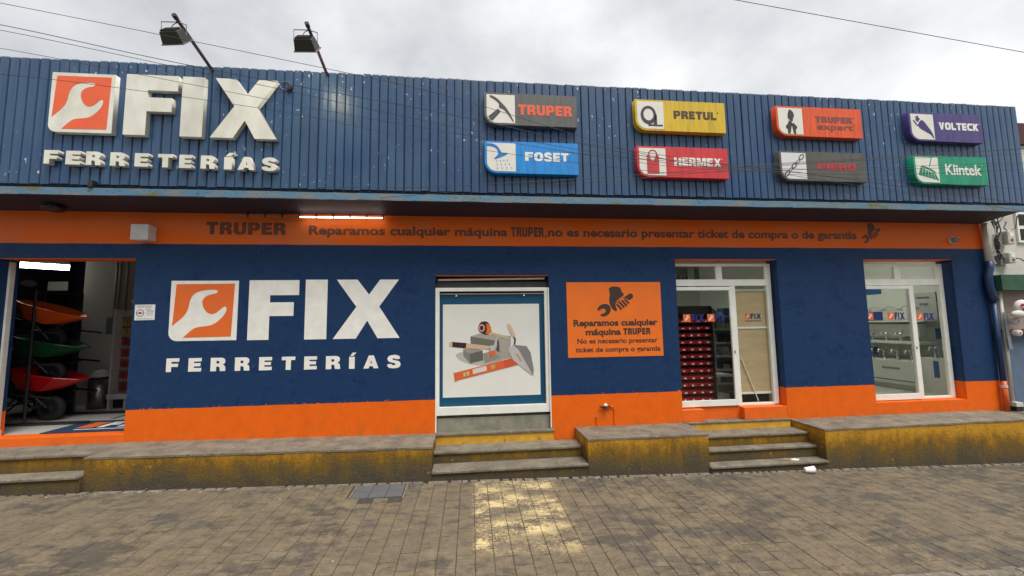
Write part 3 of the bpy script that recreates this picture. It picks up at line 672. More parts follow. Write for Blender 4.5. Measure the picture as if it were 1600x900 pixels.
brand(*Xc[0], *Zl, (0.0, 0.22, 0.62), 'bright blue light box with shower icon and white word', [('FOSET', .425, .895, .40, .68, WHT, .045, 1.)], shower, (0.0, 0.17, 0.50))
brand(*Xc[1], *Zu, (0.60, 0.40, 0.012), 'yellow light box with tape measure icon and dark word', [('PRETUL', .42, .90, .42, .68, (0.06, 0.03, 0.01), .05, 1.)], tape, (0.03, 0.025, 0.03))
brand(*Xc[1], *Zl, (0.56, 0.028, 0.035), 'red light box with padlock icon and white word', [('HERMEX', .40, .92, .38, .66, WHT, .055, .95)], lock, (0.50, 0.03, 0.035))
brand(*Xc[2], *Zu, (0.68, 0.085, 0.015), 'orange light box with pliers icon and two line dark word', [('TRUPER', .45, .885, .50, .70, (0.16, 0.06, 0.05), .012, 1.), ('expert', .47, .89, .25, .46, (0.13, 0.05, 0.045), .014, 1.05)], plier, (0.03, 0.025, 0.03))
brand(*Xc[2], *Zl, (0.085, 0.082, 0.068), 'dark grey light box with chain icon and red word, below the orange box', [('FIERO', .43, .885, .37, .62, (0.42, 0.03, 0.035), .055, 1.)], chain, (0.04, 0.04, 0.05), (0.66, 0.66, 0.66))
brand(*Xc[3], *Zu, (0.062, 0.042, 0.18), 'violet light box with plug icon and white word', [('VOLTECK', .40, .945, .42, .68, WHT, .03, .95)], plug, (0.04, 0.03, 0.15))
brand(*Xc[3], *Zl, (0.0, 0.25, 0.135), 'green light box with broom icon and white word', [('Klintek', .42, .915, .34, .72, WHT, .02, .98)], broom, (0.0, 0.21, 0.12))

# ------------------------------------------------------------------ flood lights on arms
def flood(x, lit, label):
    t = thing('floodlight', (x, -.45, 4.98), label, 'lamp', 'floodlights on arms over the fascia')
    top = Vector((x - .01, -1.06, 5.135)); foot = Vector((x, -.40, 4.93))
    place('arm', MB().tube([foot, top], .019, 8).mesh('a'), M_POLE, t)
    place('arm_cap', MB().tube([top + Vector((0, .02, -.006)), top + Vector((0, -.025, .006))], .025, 8).mesh('a'), M_BLK, t)
    cx, cy, cz = x - .035 * 1, -1.03, 4.945
    # housing: wedge, wide face turned down and back to the fascia
    h = Vector((cx, cy, cz)); a = math.radians(40)
    R3 = Matrix.Rotation(math.radians(-8 if not lit else -4), 3, 'Z') @ Matrix.Rotation(-a, 3, 'X')
    def tr(P): return [tuple(h + R3 @ Vector(p)) for p in P]
    hb = place('housing', MB().hexa(tr([(-.115, .06, -.085), (.115, .06, -.085), (.115, .06, .085), (-.115, .06, .085), (-.095, -.05, -.06), (.095, -.05, -.06), (.095, -.05, .06), (-.095, -.05, .06)])).mesh('h'), M_FLOOD, t, bevel=.006)
    place('lens_frame', MB().hexa(tr([(-.122, .061, -.092), (.122, .061, -.092), (.122, .061, .092), (-.122, .061, .092), (-.122, .073, -.092), (.122, .073, -.092), (.122, .073, .092), (-.122, .073, .092)])).mesh('h'), M_GREY, t)
    place('lens', MB().hexa(tr([(-.10, .0735, -.07), (.10, .0735, -.07), (.10, .0735, .07), (-.10, .0735, .07), (-.10, .078, -.07), (.10, .078, -.07), (.10, .078, .07), (-.10, .078, .07)])).mesh('h'),
          M('lamp_glow', (1.0, 0.86, 0.55), .4, 0, emit=9) if lit else M_GREY, t)
    for k in range(5):
        place('fin', MB().hexa(tr([(-.085, -.052, -.05 + k * .022), (.085, -.052, -.05 + k * .022), (.085, -.052, -.045 + k * .022), (-.085, -.052, -.045 + k * .022), (-.08, -.066, -.05 + k * .022), (.08, -.066, -.05 + k * .022), (.08, -.066, -.045 + k * .022), (-.08, -.066, -.045 + k * .022)])).mesh('h'), M_FLOOD, hb)
    yb = top + Vector((0, .05, -.02)); l_, r_ = Vector((cx - .125, cy, cz + .01)), Vector((cx + .125, cy, cz + .01))
    place('bracket', MB().tube([l_, Vector((l_.x, cy - .01, yb.z - .03)), yb, Vector((r_.x, cy - .01, yb.z - .05)), r_], .0055, 6).mesh('b'), M_GREY, t)
    place('lead', MB().tube([yb, yb + Vector((-.05, .0, -.03)), Vector((cx - .04, cy + .0, cz + .07))], .004, 6).mesh('b'), M_BLK, t)
flood(-3.128, False, 'dark floodlight on a maroon arm above the fascia, the left of the two')
flood(-1.774, True, 'floodlight on a maroon arm nearer the middle of the fascia')
# coil of spare cable on the fascia
t = thing('cable_coil', (-2.26, -.47, 4.70), 'small coil of cable hanging on the blue fascia beside the last raised letter', 'cable')
place('coil', MB().tube([(-2.265 + .062 * math.cos(a_ * .5), -.462 - .004 * (a_ % 3), 4.775 + .055 * math.sin(a_ * .5)) for a_ in range(0, 26)], .004, 5).mesh('c'), M_GREY, t)
place('junction_bracket', MB().box(-2.245, -2.195, -.49, -.455, 4.70, 4.735).box(-2.225, -2.18, -.50, -.46, 4.715, 4.76).mesh('c'), M_BLK, t)
t = box('drain_spout', -4.335, -4.285, -.52, -.46, 3.425, 3.50, M_BLK, label='short black drain spout standing on the canopy edge below the raised word', category='spout')

# ------------------------------------------------------------------ overhead cables
CY = -1.3
def w13(P):    # survey points of the cable run, in metres on the vertical plane y=-1.3
    return [(x, CY, z) for x, z in P]
def cable(P, r, label, dy=0.):
    Q = []
    for i in range(len(P) - 1):
        for k in range(6):
            t_ = k / 6
            p0, p1, p2, p3 = P[max(i - 1, 0)], P[i], P[i + 1], P[min(i + 2, len(P) - 1)]
            f_ = lambda a, b, c, d: .5 * (2 * b + (c - a) * t_ + (2 * a - 5 * b + 4 * c - d) * t_ ** 2 + (3 * b - a - 3 * c + d) * t_ ** 3)
            Q.append((f_(p0[0], p1[0], p2[0], p3[0]), CY + dy, f_(p0[1], p1[1], p2[1], p3[1])))
    Q.append((P[-1][0], CY + dy, P[-1][1]))
    place('overhead_cable', MB().tube(Q, r * .62, 5).mesh('c'), M_WIRE, label=label, category='cable', group='overhead cables across the shop front')
cable([(-5.629, 5.094), (-4.541, 4.947), (-1.705, 4.481), (-0.226, 4.202), (1.78, 3.662), (3.023, 3.49), (5.068, 3.489), (7.823, 3.668)], 0.0045, 'topmost thin cable descending from the upper left across the first floodlight', -0.06)
cable([(-5.604, 4.868), (-4.523, 4.742), (-3.08, 4.472), (-1.855, 4.271), (-0.226, 4.023), (1.889, 3.629), (3.184, 3.54), (4.634, 3.4), (7.719, 3.06)], 0.0055, 'thicker dark cable entering at the left above the raised letters', -0.03)
cable([(-5.601, 4.842), (-4.519, 4.703), (-3.197, 4.465), (-1.854, 4.216), (-0.226, 3.909), (1.814, 3.612), (3.264, 3.565), (7.876, 3.982)], 0.0045, 'thin cable just under the thicker one at the upper left', 0.0)
cable([(-5.579, 4.644), (-4.504, 4.533), (-2.771, 4.251), (-0.89, 3.946), (1.887, 3.577), (3.418, 3.5), (7.768, 3.349)], 0.004, 'cable crossing the middle of the raised block letters', 0.03)
cable([(-5.547, 4.359), (-4.482, 4.286), (-3.642, 4.219), (-1.847, 4.009), (-0.226, 3.726), (1.884, 3.504), (2.947, 3.511), (7.843, 3.786)], 0.004, 'cable crossing the lower part of the wrench emblem', 0.06)
cable([(-1.51, 3.182), (-0.226, 3.223), (1.879, 3.401), (3.026, 3.528), (5.093, 3.711), (7.872, 3.957)], 0.005, 'cable rising to the right from under the bright blue box', -0.06)
cable([(-0.878, 3.101), (0.587, 3.248), (1.878, 3.372), (3.262, 3.527), (4.661, 3.659), (7.857, 3.871)], 0.004, 'lowest cable rising to the right across the red box', -0.03)
cable([(1.164, 3.774), (1.892, 3.688), (3.261, 3.519), (4.546, 3.359), (7.705, 2.978)], 0.0045, 'cable sinking to the right across the dark chain box', 0.0)
cable([(1.018, 3.667), (1.889, 3.622), (3.185, 3.555), (5.079, 3.584), (7.837, 3.753)], 0.004, 'cable running nearly level across the padlock box', 0.03)
cable([(1.986, 5.793), (3.5, 5.628), (7.111, 5.24), (8.567, 5.087)], 0.006, 'single black cable crossing the sky at the upper right', 0.06)
# ------------------------------------------------------------------ steps and platforms
def slab_block(name, x0, x1, zl, zr, yf, label, back=None):
    t = thing(name, ((x0 + x1) / 2, yf / 2, gz((x0 + x1) / 2)), label, 'platform')
    m = MB().hexa([(x0, yf, gz(x0) - .05), (x1, yf, gz(x1) - .05), (x1, -.001, gz(x1) - .05), (x0, -.001, gz(x0) - .05), (x0, yf, zl - .022), (x1, yf, zr - .022), (x1, -.001, zr - .022), (x0, -.001, zl - .022)])
    place('painted_body', m.mesh('m'), M_OCH, t)
    n = max(4, int((x1 - x0) / .35)); tm = MB(); xs_ = [x0 - .008 + (x1 - x0 + .016) * i / n for i in range(n + 1)]
    for i in range(n):
        a, b_ = xs_[i], xs_[i + 1]; za = zl + (zr - zl) * i / n; zb = zl + (zr - zl) * (i + 1) / n
        ja = .003 * math.sin(i * 2.3); jb = .003 * math.sin((i + 1) * 2.3); ba = back(a) if back else 0; bb = back(b_) if back else 0
        tm.hexa([(a, yf - .006 + ja, za - .0218), (b_, yf - .006 + jb, zb - .0218), (b_, -.0012, zb - .0218), (a, -.0012, za - .0218), (a, yf - .006 + ja, za), (b_, yf - .006 + jb, zb), (b_, -.0012, zb + bb), (a, -.0012, za + ba)])
    place('cement_top', tm.mesh('m'), M_CONC, t)
    return t
slab_block('raised_platform', -4.10, -.455, .438, .383, -.565, 'long ochre painted platform with cement top below the large wall logo')
slab_block('raised_platform', 1.41, 2.955, .389, .386, -.565, 'short ochre painted platform between the two flights of steps')
slab_block('raised_platform', 4.56, 12.0, .375, .40, -.565, 'long ochre painted platform right of the three step flight', back=lambda x: -.055 * max(0, min(1, (x - 7.7) / .4)))
def step(parent, x0, x1, yf, yb, z, zbot, mr, nose=.022, tt=.032):
    box('riser', x0, x1, yf, yb, zbot, z - tt, mr, parent)
    box('tread', x0, x1, yf - nose, yb, z - tt + .0005, z, M_CONC, parent, bevel=.008)
CS = thing('entrance_steps', (.48, -.3, gz(.5)), 'worn cement steps below the poster window with a yellow top riser', 'steps')
step(CS, -.4545, 1.408, -.56, -.3, .105, gz(.5) - .05, M_OCH)
step(CS, -.4545, 1.408, -.31, -.032, .245, .05, M_OCH)
box('painted_riser', -.462, 1.10, -.030, .12, .20, .352, M_YEL, CS)
box('ledge', -.475, 1.115, -.045, .22, .3525, .383, M_CONC, CS, bevel=.006)
box('threshold_upstand', -.462, 1.082, .055, .22, .3835, .560, M_CONCL, CS)
RSP = thing('entrance_steps', (3.75, -.3, gz(3.75)), 'three cement steps with worn nosings up to the doorway with the paper blind', 'steps')
step(RSP, 2.957, 4.557, -.575, -.42, -.006, gz(4) - .06, M_OCH)
step(RSP, 2.957, 4.557, -.415, -.29, .140, -.05, M_OCH)
step(RSP, 2.957, 4.557, -.285, -.032, .278, .10, M_OCH)
box('painted_riser', 2.957, 4.54, -.030, .10, .20, .368, M_YEL, RSP)
box('ledge', 2.957, 4.545, -.042, .20, .3685, .392, M_CONC, RSP, bevel=.005)
LS = thing('entrance_steps', (-5.5, -.3, gz(-5.5)), 'cement steps with an ochre riser at the left doorway', 'steps')
step(LS, -9.0, -4.102, -.60, -.41, .262, gz(-5) - .1, M_OCH)
box('riser', -9.0, -4.102, -.40, -.001, .20, .405, M_OCH, LS)
box('tread', -9.0, -4.112, -.425, -.0012, .4055, .438, M_CONC, LS, bevel=.008)
# sills and orange masonry below the doors
box('threshold', -9, -4.176, .0, .22, -.1, .528, M_OR, B)
box('door_plinth', 2.947, 3.262, .001, .16, .3925, .556, M_OR, B, bevel=.004)
box('door_plinth', 3.2625, 3.87, .10, .20, .3925, .575, M_OR, B)
box('door_plinth', 3.8705, 4.533, .001, .20, .3925, .560, M_OR, B, bevel=.004)

# ------------------------------------------------------------------ sliding door units
def door_unit(x0, x1, z0, z1, mull, leafx, label, zt, rail, fix0, leafz0, fixz0, y=.12):
    t = thing('sliding_door_frame', ((x0 + x1) / 2, y, z0), label, 'door')
    f = lambda n, a, b, c, d, ya=0., yb=.05, m=M_WF, p=t: box(n, a, b, y + ya, y + yb, c, d, m, p, bevel=.003)
    f('head_rail', x0, x1, z1 - .038, z1); f('mid_rail', x0, x1 - .075, rail[0], rail[1], -.012, .05)
    f('jamb', x1 - .075, x1, z0, z1 - .0385); f('jamb', x0, x0 + .02, z0, z1 - .0385)
    f('mullion', mull[0], mull[1], rail[1] + .0005, z1 - .0385)
    f('mullion', leafx[1] + .001, fix0, fixz0, rail[0] - .0005, -.01, .05)
    f('sill_rail', fix0 + .0005, x1 - .0755, fixz0, fixz0 + .035)
    lf = f('door_leaf', leafx[0], leafx[1], zt - .05, zt, -.045, -.013)
    f('leaf_rail', leafx[0], leafx[1] - .058, leafz0, leafz0 + .085, -.045, -.013, p=lf)
    f('leaf_stile', leafx[1] - .0575, leafx[1], leafz0, zt - .0505, -.045, -.013, p=lf)
    f('leaf_pane', leafx[0], leafx[1] - .058, leafz0 + .0855, zt - .0505, -.031, -.027, M_GLASS, lf)
    box('lock', leafx[1] - .035, leafx[1] - .02, y - .052, y - .045, 1.32, 1.36, M_GREY, lf)
    box('transom_pane', x0 + .0205, mull[0] - .0005, y + .02, y + .024, rail[1] + .0005, z1 - .0385, M_GLASS, t)
    box('transom_pane', mull[1] + .0005, x1 - .0755, y + .02, y + .024, rail[1] + .0005, z1 - .0385, M_GLASS, t)
    box('fixed_pane', fix0 + .0005, x1 - .0755, y + .02, y + .024, fixz0 + .0355, rail[0] - .0005, M_GLASS, t)
    return t
D1 = door_unit(2.949, 4.515, .572, 2.645, (3.657, 3.738), (2.951, 3.862), 'white framed sliding door with kraft paper blind, right of the orange notice', 2.293, (2.312, 2.407), 3.923, .578, .562)
D2 = door_unit(5.967, 7.470, .558, 2.645, (6.614, 6.727), (5.969, 6.846), 'white framed sliding door at the right end with a bathroom display behind', 2.298, (2.310, 2.405), 6.912, .568, .5585)
def decal(x0, x1, z0, z1, yf, parent, word=True, mo=None):
    w = z1 - z0
    shape('decal_emblem', [rnd_rect(x0, x0 + w, z0, z1, .02)], yf, .001, M_ORL, parent)
    shape('decal_wrench', [stroke([(x0 + .25 * w, z0 + .2 * w), (x0 + .55 * w, z0 + .5 * w)], .18 * w), stroke([(x0 + .8 * w, z0 + .65 * w), (x0 + .55 * w, z0 + .45 * w), (x0 + .5 * w, z0 + .65 * w), (x0 + .7 * w, z0 + .85 * w)], .12 * w)], yf - .001, .0008, mo or M_WHP, parent)
    for ch, a, b_ in (('F', .0, .30), ('I', .345, .46), ('X', .51, 1.)):
        L_ = x1 - x0 - w * 1.12; X0 = x0 + w * 1.12
        glyph('decal_letter', ch, X0 + a * L_, X0 + b_ * L_, z0, z1, yf, .001, M_DECB, parent)
decal(3.075, 3.40, 1.785, 1.895, .086, D1); decal(3.445, 3.72, 1.785, 1.895, .086, D1)
decal(6.03, 6.30, 1.775, 1.885, .086, D2); decal(6.385, 6.68, 1.775, 1.885, .086, D2); decal(6.955, 7.26, 1.76, 1.87, .138, D2)
# centre poster window
PW = thing('poster_window', (.31, .05, .58), 'white framed shop window filled by a blue bordered poster of building tools', 'window')
box('frame_rail', -.463, 1.083, .03, .08, 2.245, 2.294, M_WF, PW, bevel=.003)
box('frame_rail', -.463, 1.083, .03, .08, .600, .706, M_WF, PW, bevel=.003)
box('frame_stile', -.463, -.414, .03, .08, .7065, 2.2445, M_WF, PW, bevel=.003)
box('frame_stile', 1.024, 1.083, .03, .08, .7065, 2.2445, M_WF, PW, bevel=.003)
box('track_post', -.464, -.448, .0, .028, .392, 2.29, M_WF, PW)
box('track_post', 1.071, 1.084, .0, .028, .392, 2.29, M_WF, PW)
box('lintel_board', -.462, 1.082, .085, .12, 2.296, 2.38, M_LINTEL, PW)
box('head_void', -.462, 1.082, .13, .17, 2.30, 2.45, M_DARK, PW)
place('rolled_shutter_lip', MB().tube([(-.44, .07, 2.405), (1.04, .07, 2.425)], .014, 8).mesh('l'), M_WFD, PW)
place('hanging_rail', MB().tube([(-.412, .075, 2.213), (1.022, .075, 2.213)], .008, 6).mesh('l'), M_WFD, PW)
box('recess_back', -.412, 1.022, .15, .16, .70, 2.25, M_DARK, PW)
PO = box('poster_board', -.411, 1.019, .085, .09, .708, 2.196, M_TEAL, PW)
box('poster_print', -.371, .955, .0825, .0848, .823, 2.070, M_PBG, PO)
for xx in (-.19, .745): place('hook', MB().lathe([(.014, -.02), (.004, .0), (.004, .02)], (xx, .072, 2.20)).mesh('h'), M_WF, PW)
def pp(u, v): return (-.371 + (u / 6.427 + 700 - 692) * (1.326 / 150.5), 2.070 - (v / 6.427 + 480 - 476) * (1.247 / 143.0))
PRI = [0]
def pr(name, P, col, lvl=0, ck=0, holes=()):
    if ck: P = chaikin(P, ck, True)
    PRI[0] += 1
    shape(name, [[pp(*q) for q in P]] + [[pp(*q) for q in h] for h in holes], .0822 - PRI[0] * .00022, .0002, flat('print_ink', col), PO)
pr('printed_shadow', [(40, 470), (200, 440), (600, 560), (560, 610), (170, 580)], (0.47, 0.47, 0.44), ck=2)
pr('printed_block', [(218, 298), (310, 268), (625, 300), (622, 395), (600, 450), (470, 455), (340, 425), (222, 375)], (0.38, 0.36, 0.31))
pr('printed_block', [(218, 298), (480, 345), (480, 455), (340, 425), (222, 375)], (0.16, 0.15, 0.125))
pr('printed_block', [(145, 425), (240, 400), (340, 440), (345, 540), (215, 568), (150, 490)], (0.33, 0.31, 0.265))
pr('printed_block', [(145, 425), (210, 470), (215, 568), (150, 490)], (0.22, 0.21, 0.18))
pr('printed_block', [(210, 470), (340, 440), (345, 535), (215, 566)], (0.125, 0.12, 0.10))
pr('printed_block', [(342, 470), (430, 440), (600, 450), (640, 500), (620, 520), (360, 568)], (0.36, 0.34, 0.29))
pr('printed_block', [(342, 470), (480, 480), (520, 515), (360, 568)], (0.28, 0.26, 0.22))
pr('printed_tape_measure', [(295, 205), (315, 160), (355, 145), (395, 155), (420, 200), (430, 250), (385, 292), (330, 268), (300, 245)], (0.03, 0.015, 0.02), ck=1)
pr('printed_tape_measure', [(375, 170), (405, 180), (432, 245), (428, 262), (400, 278), (370, 275), (385, 230)], (0.75, 0.16, 0.01))
pr('printed_tape_measure', circ(333, 215, 33, 18, 40), (0.72, 0.20, 0.10)); pr('printed_tape_measure', circ(332, 215, 25, 18, 31), (0.55, 0.45, 0.42)); pr('printed_tape_measure', circ(331, 215, 19, 18, 24), (0.03, 0.02, 0.02))
pr('printed_tape_blade', [(425, 258), (600, 305), (595, 335), (430, 285)], (0.50, 0.45, 0.22))
pr('printed_hammer', [(10, 358), (30, 345), (185, 365), (400, 395), (405, 432), (180, 415), (30, 398), (10, 385)], (0.62, 0.44, 0.30))
pr('printed_hammer', [(42, 349), (180, 362), (172, 415), (40, 398)], (0.035, 0.015, 0.012))
pr('printed_hammer', [(400, 395), (450, 390), (480, 300), (495, 305), (490, 380), (450, 465), (430, 525), (395, 500), (420, 440)], (0.50, 0.50, 0.48))
pr('printed_hammer', [(400, 450), (455, 440), (470, 470), (430, 520), (395, 490)], (0.72, 0.14, 0.02))
pr('printed_hammer', [(485, 320), (505, 360), (508, 455), (480, 450)], (0.08, 0.075, 0.07)); pr('printed_hammer', circ(420, 500, 16, 12), (0.2, 0.2, 0.2))
pr('printed_spirit_level', [(52, 640), (60, 655), (640, 520), (690, 590), (100, 725), (65, 742)], (0.72, 0.12, 0.03))
pr('printed_spirit_level', [(640, 520), (690, 588), (560, 618), (545, 545)], (0.62, 0.09, 0.03))
pr('printed_spirit_level', [(238, 625), (375, 592), (380, 640), (242, 672)], (0.66, 0.64, 0.58)); pr('printed_spirit_level', [(148, 655), (205, 642), (208, 680), (150, 692)], (0.62, 0.52, 0.26)); pr('printed_spirit_level', [(168, 650), (178, 648), (181, 687), (171, 689)], (0.4, 0.16, 0.03)); pr('printed_spirit_level', [(415, 590), (460, 580), (465, 618), (420, 628)], (0.50, 0.36, 0.12))
pr('printed_trowel', [(640, 388), (780, 405), (820, 470), (850, 640), (842, 702), (760, 640), (640, 540), (598, 450)], (0.21, 0.21, 0.21))
pr('printed_trowel', [(640, 388), (700, 440), (842, 702), (760, 640), (640, 540), (598, 450)], (0.50, 0.49, 0.48))
pr('printed_trowel', [(665, 475), (690, 480), (735, 555), (715, 560)], (0.60, 0.28, 0.18))
pr('printed_trowel', [(655, 300), (675, 330), (668, 380), (655, 392), (650, 380), (658, 340), (648, 315)], (0.08, 0.075, 0.08))
pr('printed_trowel', [(585, 185), (600, 170), (622, 185), (645, 235), (672, 300), (645, 318), (610, 250)], (0.62, 0.46, 0.33), ck=1)
# ------------------------------------------------------------------ interior shells
ZF = .535
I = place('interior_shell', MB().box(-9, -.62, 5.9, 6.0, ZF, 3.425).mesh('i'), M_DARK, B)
box('floor', -9.0, -.62, .2205, 5.9, .3, .530, M_TILE, B)
box('interior_wall', -6.62, -.62, 2.12, 2.2, .5305, 3.425, M_IWALL, B)
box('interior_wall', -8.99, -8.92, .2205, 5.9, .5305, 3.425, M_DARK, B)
box('interior_wall', -3.2, -3.1, .2205, 2.12, .5305, 3.425, M_IWALLD, B)
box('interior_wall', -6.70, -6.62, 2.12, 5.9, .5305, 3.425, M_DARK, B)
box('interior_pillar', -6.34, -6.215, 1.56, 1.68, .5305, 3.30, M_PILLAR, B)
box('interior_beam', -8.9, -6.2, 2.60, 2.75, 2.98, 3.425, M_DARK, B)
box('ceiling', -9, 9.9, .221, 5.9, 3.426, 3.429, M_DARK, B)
box('interior_wall', -.62, -.55, .2205, 3.3, .40, 3.425, M_IWALL, B)
box('interior_wall', -.549, 9.9, 3.3, 3.38, .40, 3.425, M_IWALL, B)
box('interior_wall', 9.9, 9.97, .2205, 3.3, .40, 3.425, M_IWALL, B)
box('floor', -.549, 9.9, .2215, 3.3, .38, .500, M_TILE, B)
box('shop_ceiling', -.549, 9.9, .2215, 3.3, 3.05, 3.10, M_IWALL, B)
box('interior_wall', 1.35, 1.42, .2215, 3.3, .5005, 3.05, M_IWALL, B)
# left doorway frame post
DP = thing('doorway_post', (-5.71, .12, .53), 'pale metal door post at the left edge of the open doorway', 'post')
box('post_face', -5.738, -5.668, .10, .16, .532, 2.65, M_WFD, DP, bevel=.004)
box('post_foot', -5.745, -5.66, .095, .165, .5305, .60, M_WFD, DP)
# light tubes
def tube_light(a, b_, r, mat, label, house=True, up=.05, w=.035):
    a, b_ = Vector(a), Vector(b_); t = thing('tube_light', tuple((a + b_) / 2), label, 'lamp')
    place('tube', MB().tube([a, b_], r, 8).mesh('t'), mat, t)
    d = (b_ - a).normalized(); s = d.cross(Vector((0, 0, 1))) * w
    for e in (a, b_): place('end_cap', MB().tube([e - d * .012, e + d * .012], r * 1.25, 8).mesh('t'), M_WF, t)
    P = [a - s + Vector((0, 0, r + .004)), b_ - s + Vector((0, 0, r + .004)), b_ + s + Vector((0, 0, r + .004)), a + s + Vector((0, 0, r + .004))]
    place('batten', MB().hexa([tuple(p) for p in P] + [tuple(p + Vector((0, 0, up))) for p in P]).mesh('t'), M_WF, t)
tube_light((-7.30, 1.68, 2.855), (-6.50, 2.42, 2.86), .042, M_TUBE, 'bright tube light hanging inside the left doorway above the wheelbarrows')
LS_ = thing('led_strip', (-2.1, -.10, 3.2), 'strip of lit lamps fixed under the canopy above the painted sentence', 'lamp')
x = -3.03
for i in range(9):
    on = i > 3; w = .20 if i else .12
    box('strip_segment', x, x + .195, -.112, -.096, 3.208, 3.219, M_LED if on else M_GREY, LS_); 
    box('segment_clip', x + .196, x + .2105, -.118, -.09, 3.20, 3.262, M_BLK, LS_)
    x += .211
t = thing('soffit_lamp', (-4.97, -.2, 3.19), 'black half round lamp under the canopy above the left doorway', 'lamp')
place('lamp_bowl', MB().lathe([(.02, -.035), (.07, -.028), (.105, -.006), (.11, .01)], (-4.96, -.20, 3.245), n=20).mesh('l'), M_BLK, t)
place('lamp_base', MB().lathe([(.05, .0), (.05, .035)], (-4.96, -.20, 3.2555), n=16).mesh('l'), M_BLK, t)
t = thing('junction_box', (-3.98, -.06, 2.9), 'white square electrical box on the orange band above the left doorway', 'box')
box('box_body', -4.15, -3.955, -.13, -.001, 2.895, 3.085, M_WFD, t, bevel=.008)
box('box_lid', -4.153, -3.952, -.142, -.1305, 2.892, 3.088, M_WFD, t, bevel=.004)
t = thing('security_camera', (7.53, -.05, 3.0), 'small dome camera on the orange band near the right end', 'camera')
place('camera_base', MB().lathe([(.055, 0), (.055, .03)], (7.53, -.001, 3.0), axis=(0, -1, 0), n=18).mesh('c'), M_WFD, t)
place('camera_dome', MB().lathe([(.045, .0305), (.043, .05), (.03, .07), (.012, .08)], (7.53, -.001, 3.0), axis=(0, -1, 0), n=18).mesh('c'), M_GREY, t, smooth=True)
place('camera_lens', MB().lathe([(.014, 0), (.014, .016)], (7.547, -.068, 3.002), axis=(.3, -1, -.1), n=12).mesh('c'), M_BLK, t)
# paper on the wall
t = thing('wall_placard', (-4.03, -.003, 1.9), 'small white plastic sheet with a round red emblem beside the left doorway', 'sign')
place('placard_sheet', MB().hexa([(-4.143, -.006, 1.905), (-3.918, -.006, 1.908), (-3.915, -.001, 1.908), (-4.140, -.001, 1.905), (-4.145, -.006, 2.098), (-3.916, -.006, 2.100), (-3.916, -.001, 2.100), (-4.143, -.001, 2.098)]).mesh('p'), M_PAPER, t)
shape('emblem_ring', [circ(-4.083, 1.995, .046, 24), circ(-4.083, 1.995, .037, 24)], -.0072, .001, M_INK, t)
shape('emblem_mark', [circ(-4.083, 1.995, .016, 14)], -.0072, .001, M_INKR, t); shape('emblem_bar', [[(-4.117, 1.990), (-4.05, 1.990), (-4.05, 2.0), (-4.117, 2.0)]], -.0074, .0001, M_INKR, t)
random.seed(3)
for z, xa, xb in ((2.083, -4.125, -3.94), (2.068, -4.12, -3.95), (2.045, -4.015, -3.955), (2.028, -4.02, -3.94), (2.010, -4.0, -3.93), (1.992, -4.02, -3.935), (1.968, -4.0, -3.935), (1.922, -4.12, -3.93)):
    x = xa
    while x < xb:
        w = random.uniform(.006, .022); box('print_line', x, min(x + w, xb), -.0068, -.0061, z - .0035, z + .0035, M_INK, t); x += w + .006
# tap on the orange wall
t = thing('wall_tap', (1.83, -.03, .45), 'pair of small orange painted water pipes with a grey tap on the orange wall base', 'tap')
place('water_pipe', MB().tube([(1.705, -.012, .39), (1.705, -.012, .52)], .007, 6).mesh('p'), M_OR, t)
place('water_pipe', MB().tube([(1.955, -.012, .39), (1.955, -.012, .62), (1.93, -.014, .645), (1.80, -.014, .645)], .007, 6).mesh('p'), M_OR, t)
place('tap_body', MB().tube([(1.745, -.03, .652), (1.80, -.03, .650), (1.90, -.03, .655)], .011, 8).mesh('p'), M_BLK, t)
place('tap_body', MB().tube([(1.825, -.03, .66), (1.825, -.055, .615)], .013, 8).mesh('p'), M_BLK, t)
place('tap_cap', MB().lathe([(.03, 0), (.032, .012), (.022, .03), (.008, .036)], (1.825, -.035, .66), n=14).mesh('p'), M_PVC, t, smooth=True)
place('pipe_clip', MB().lathe([(.012, 0), (.012, .01)], (1.705, -.018, .525), axis=(0, -1, 0), n=8).mesh('p'), M_CONCL, t)
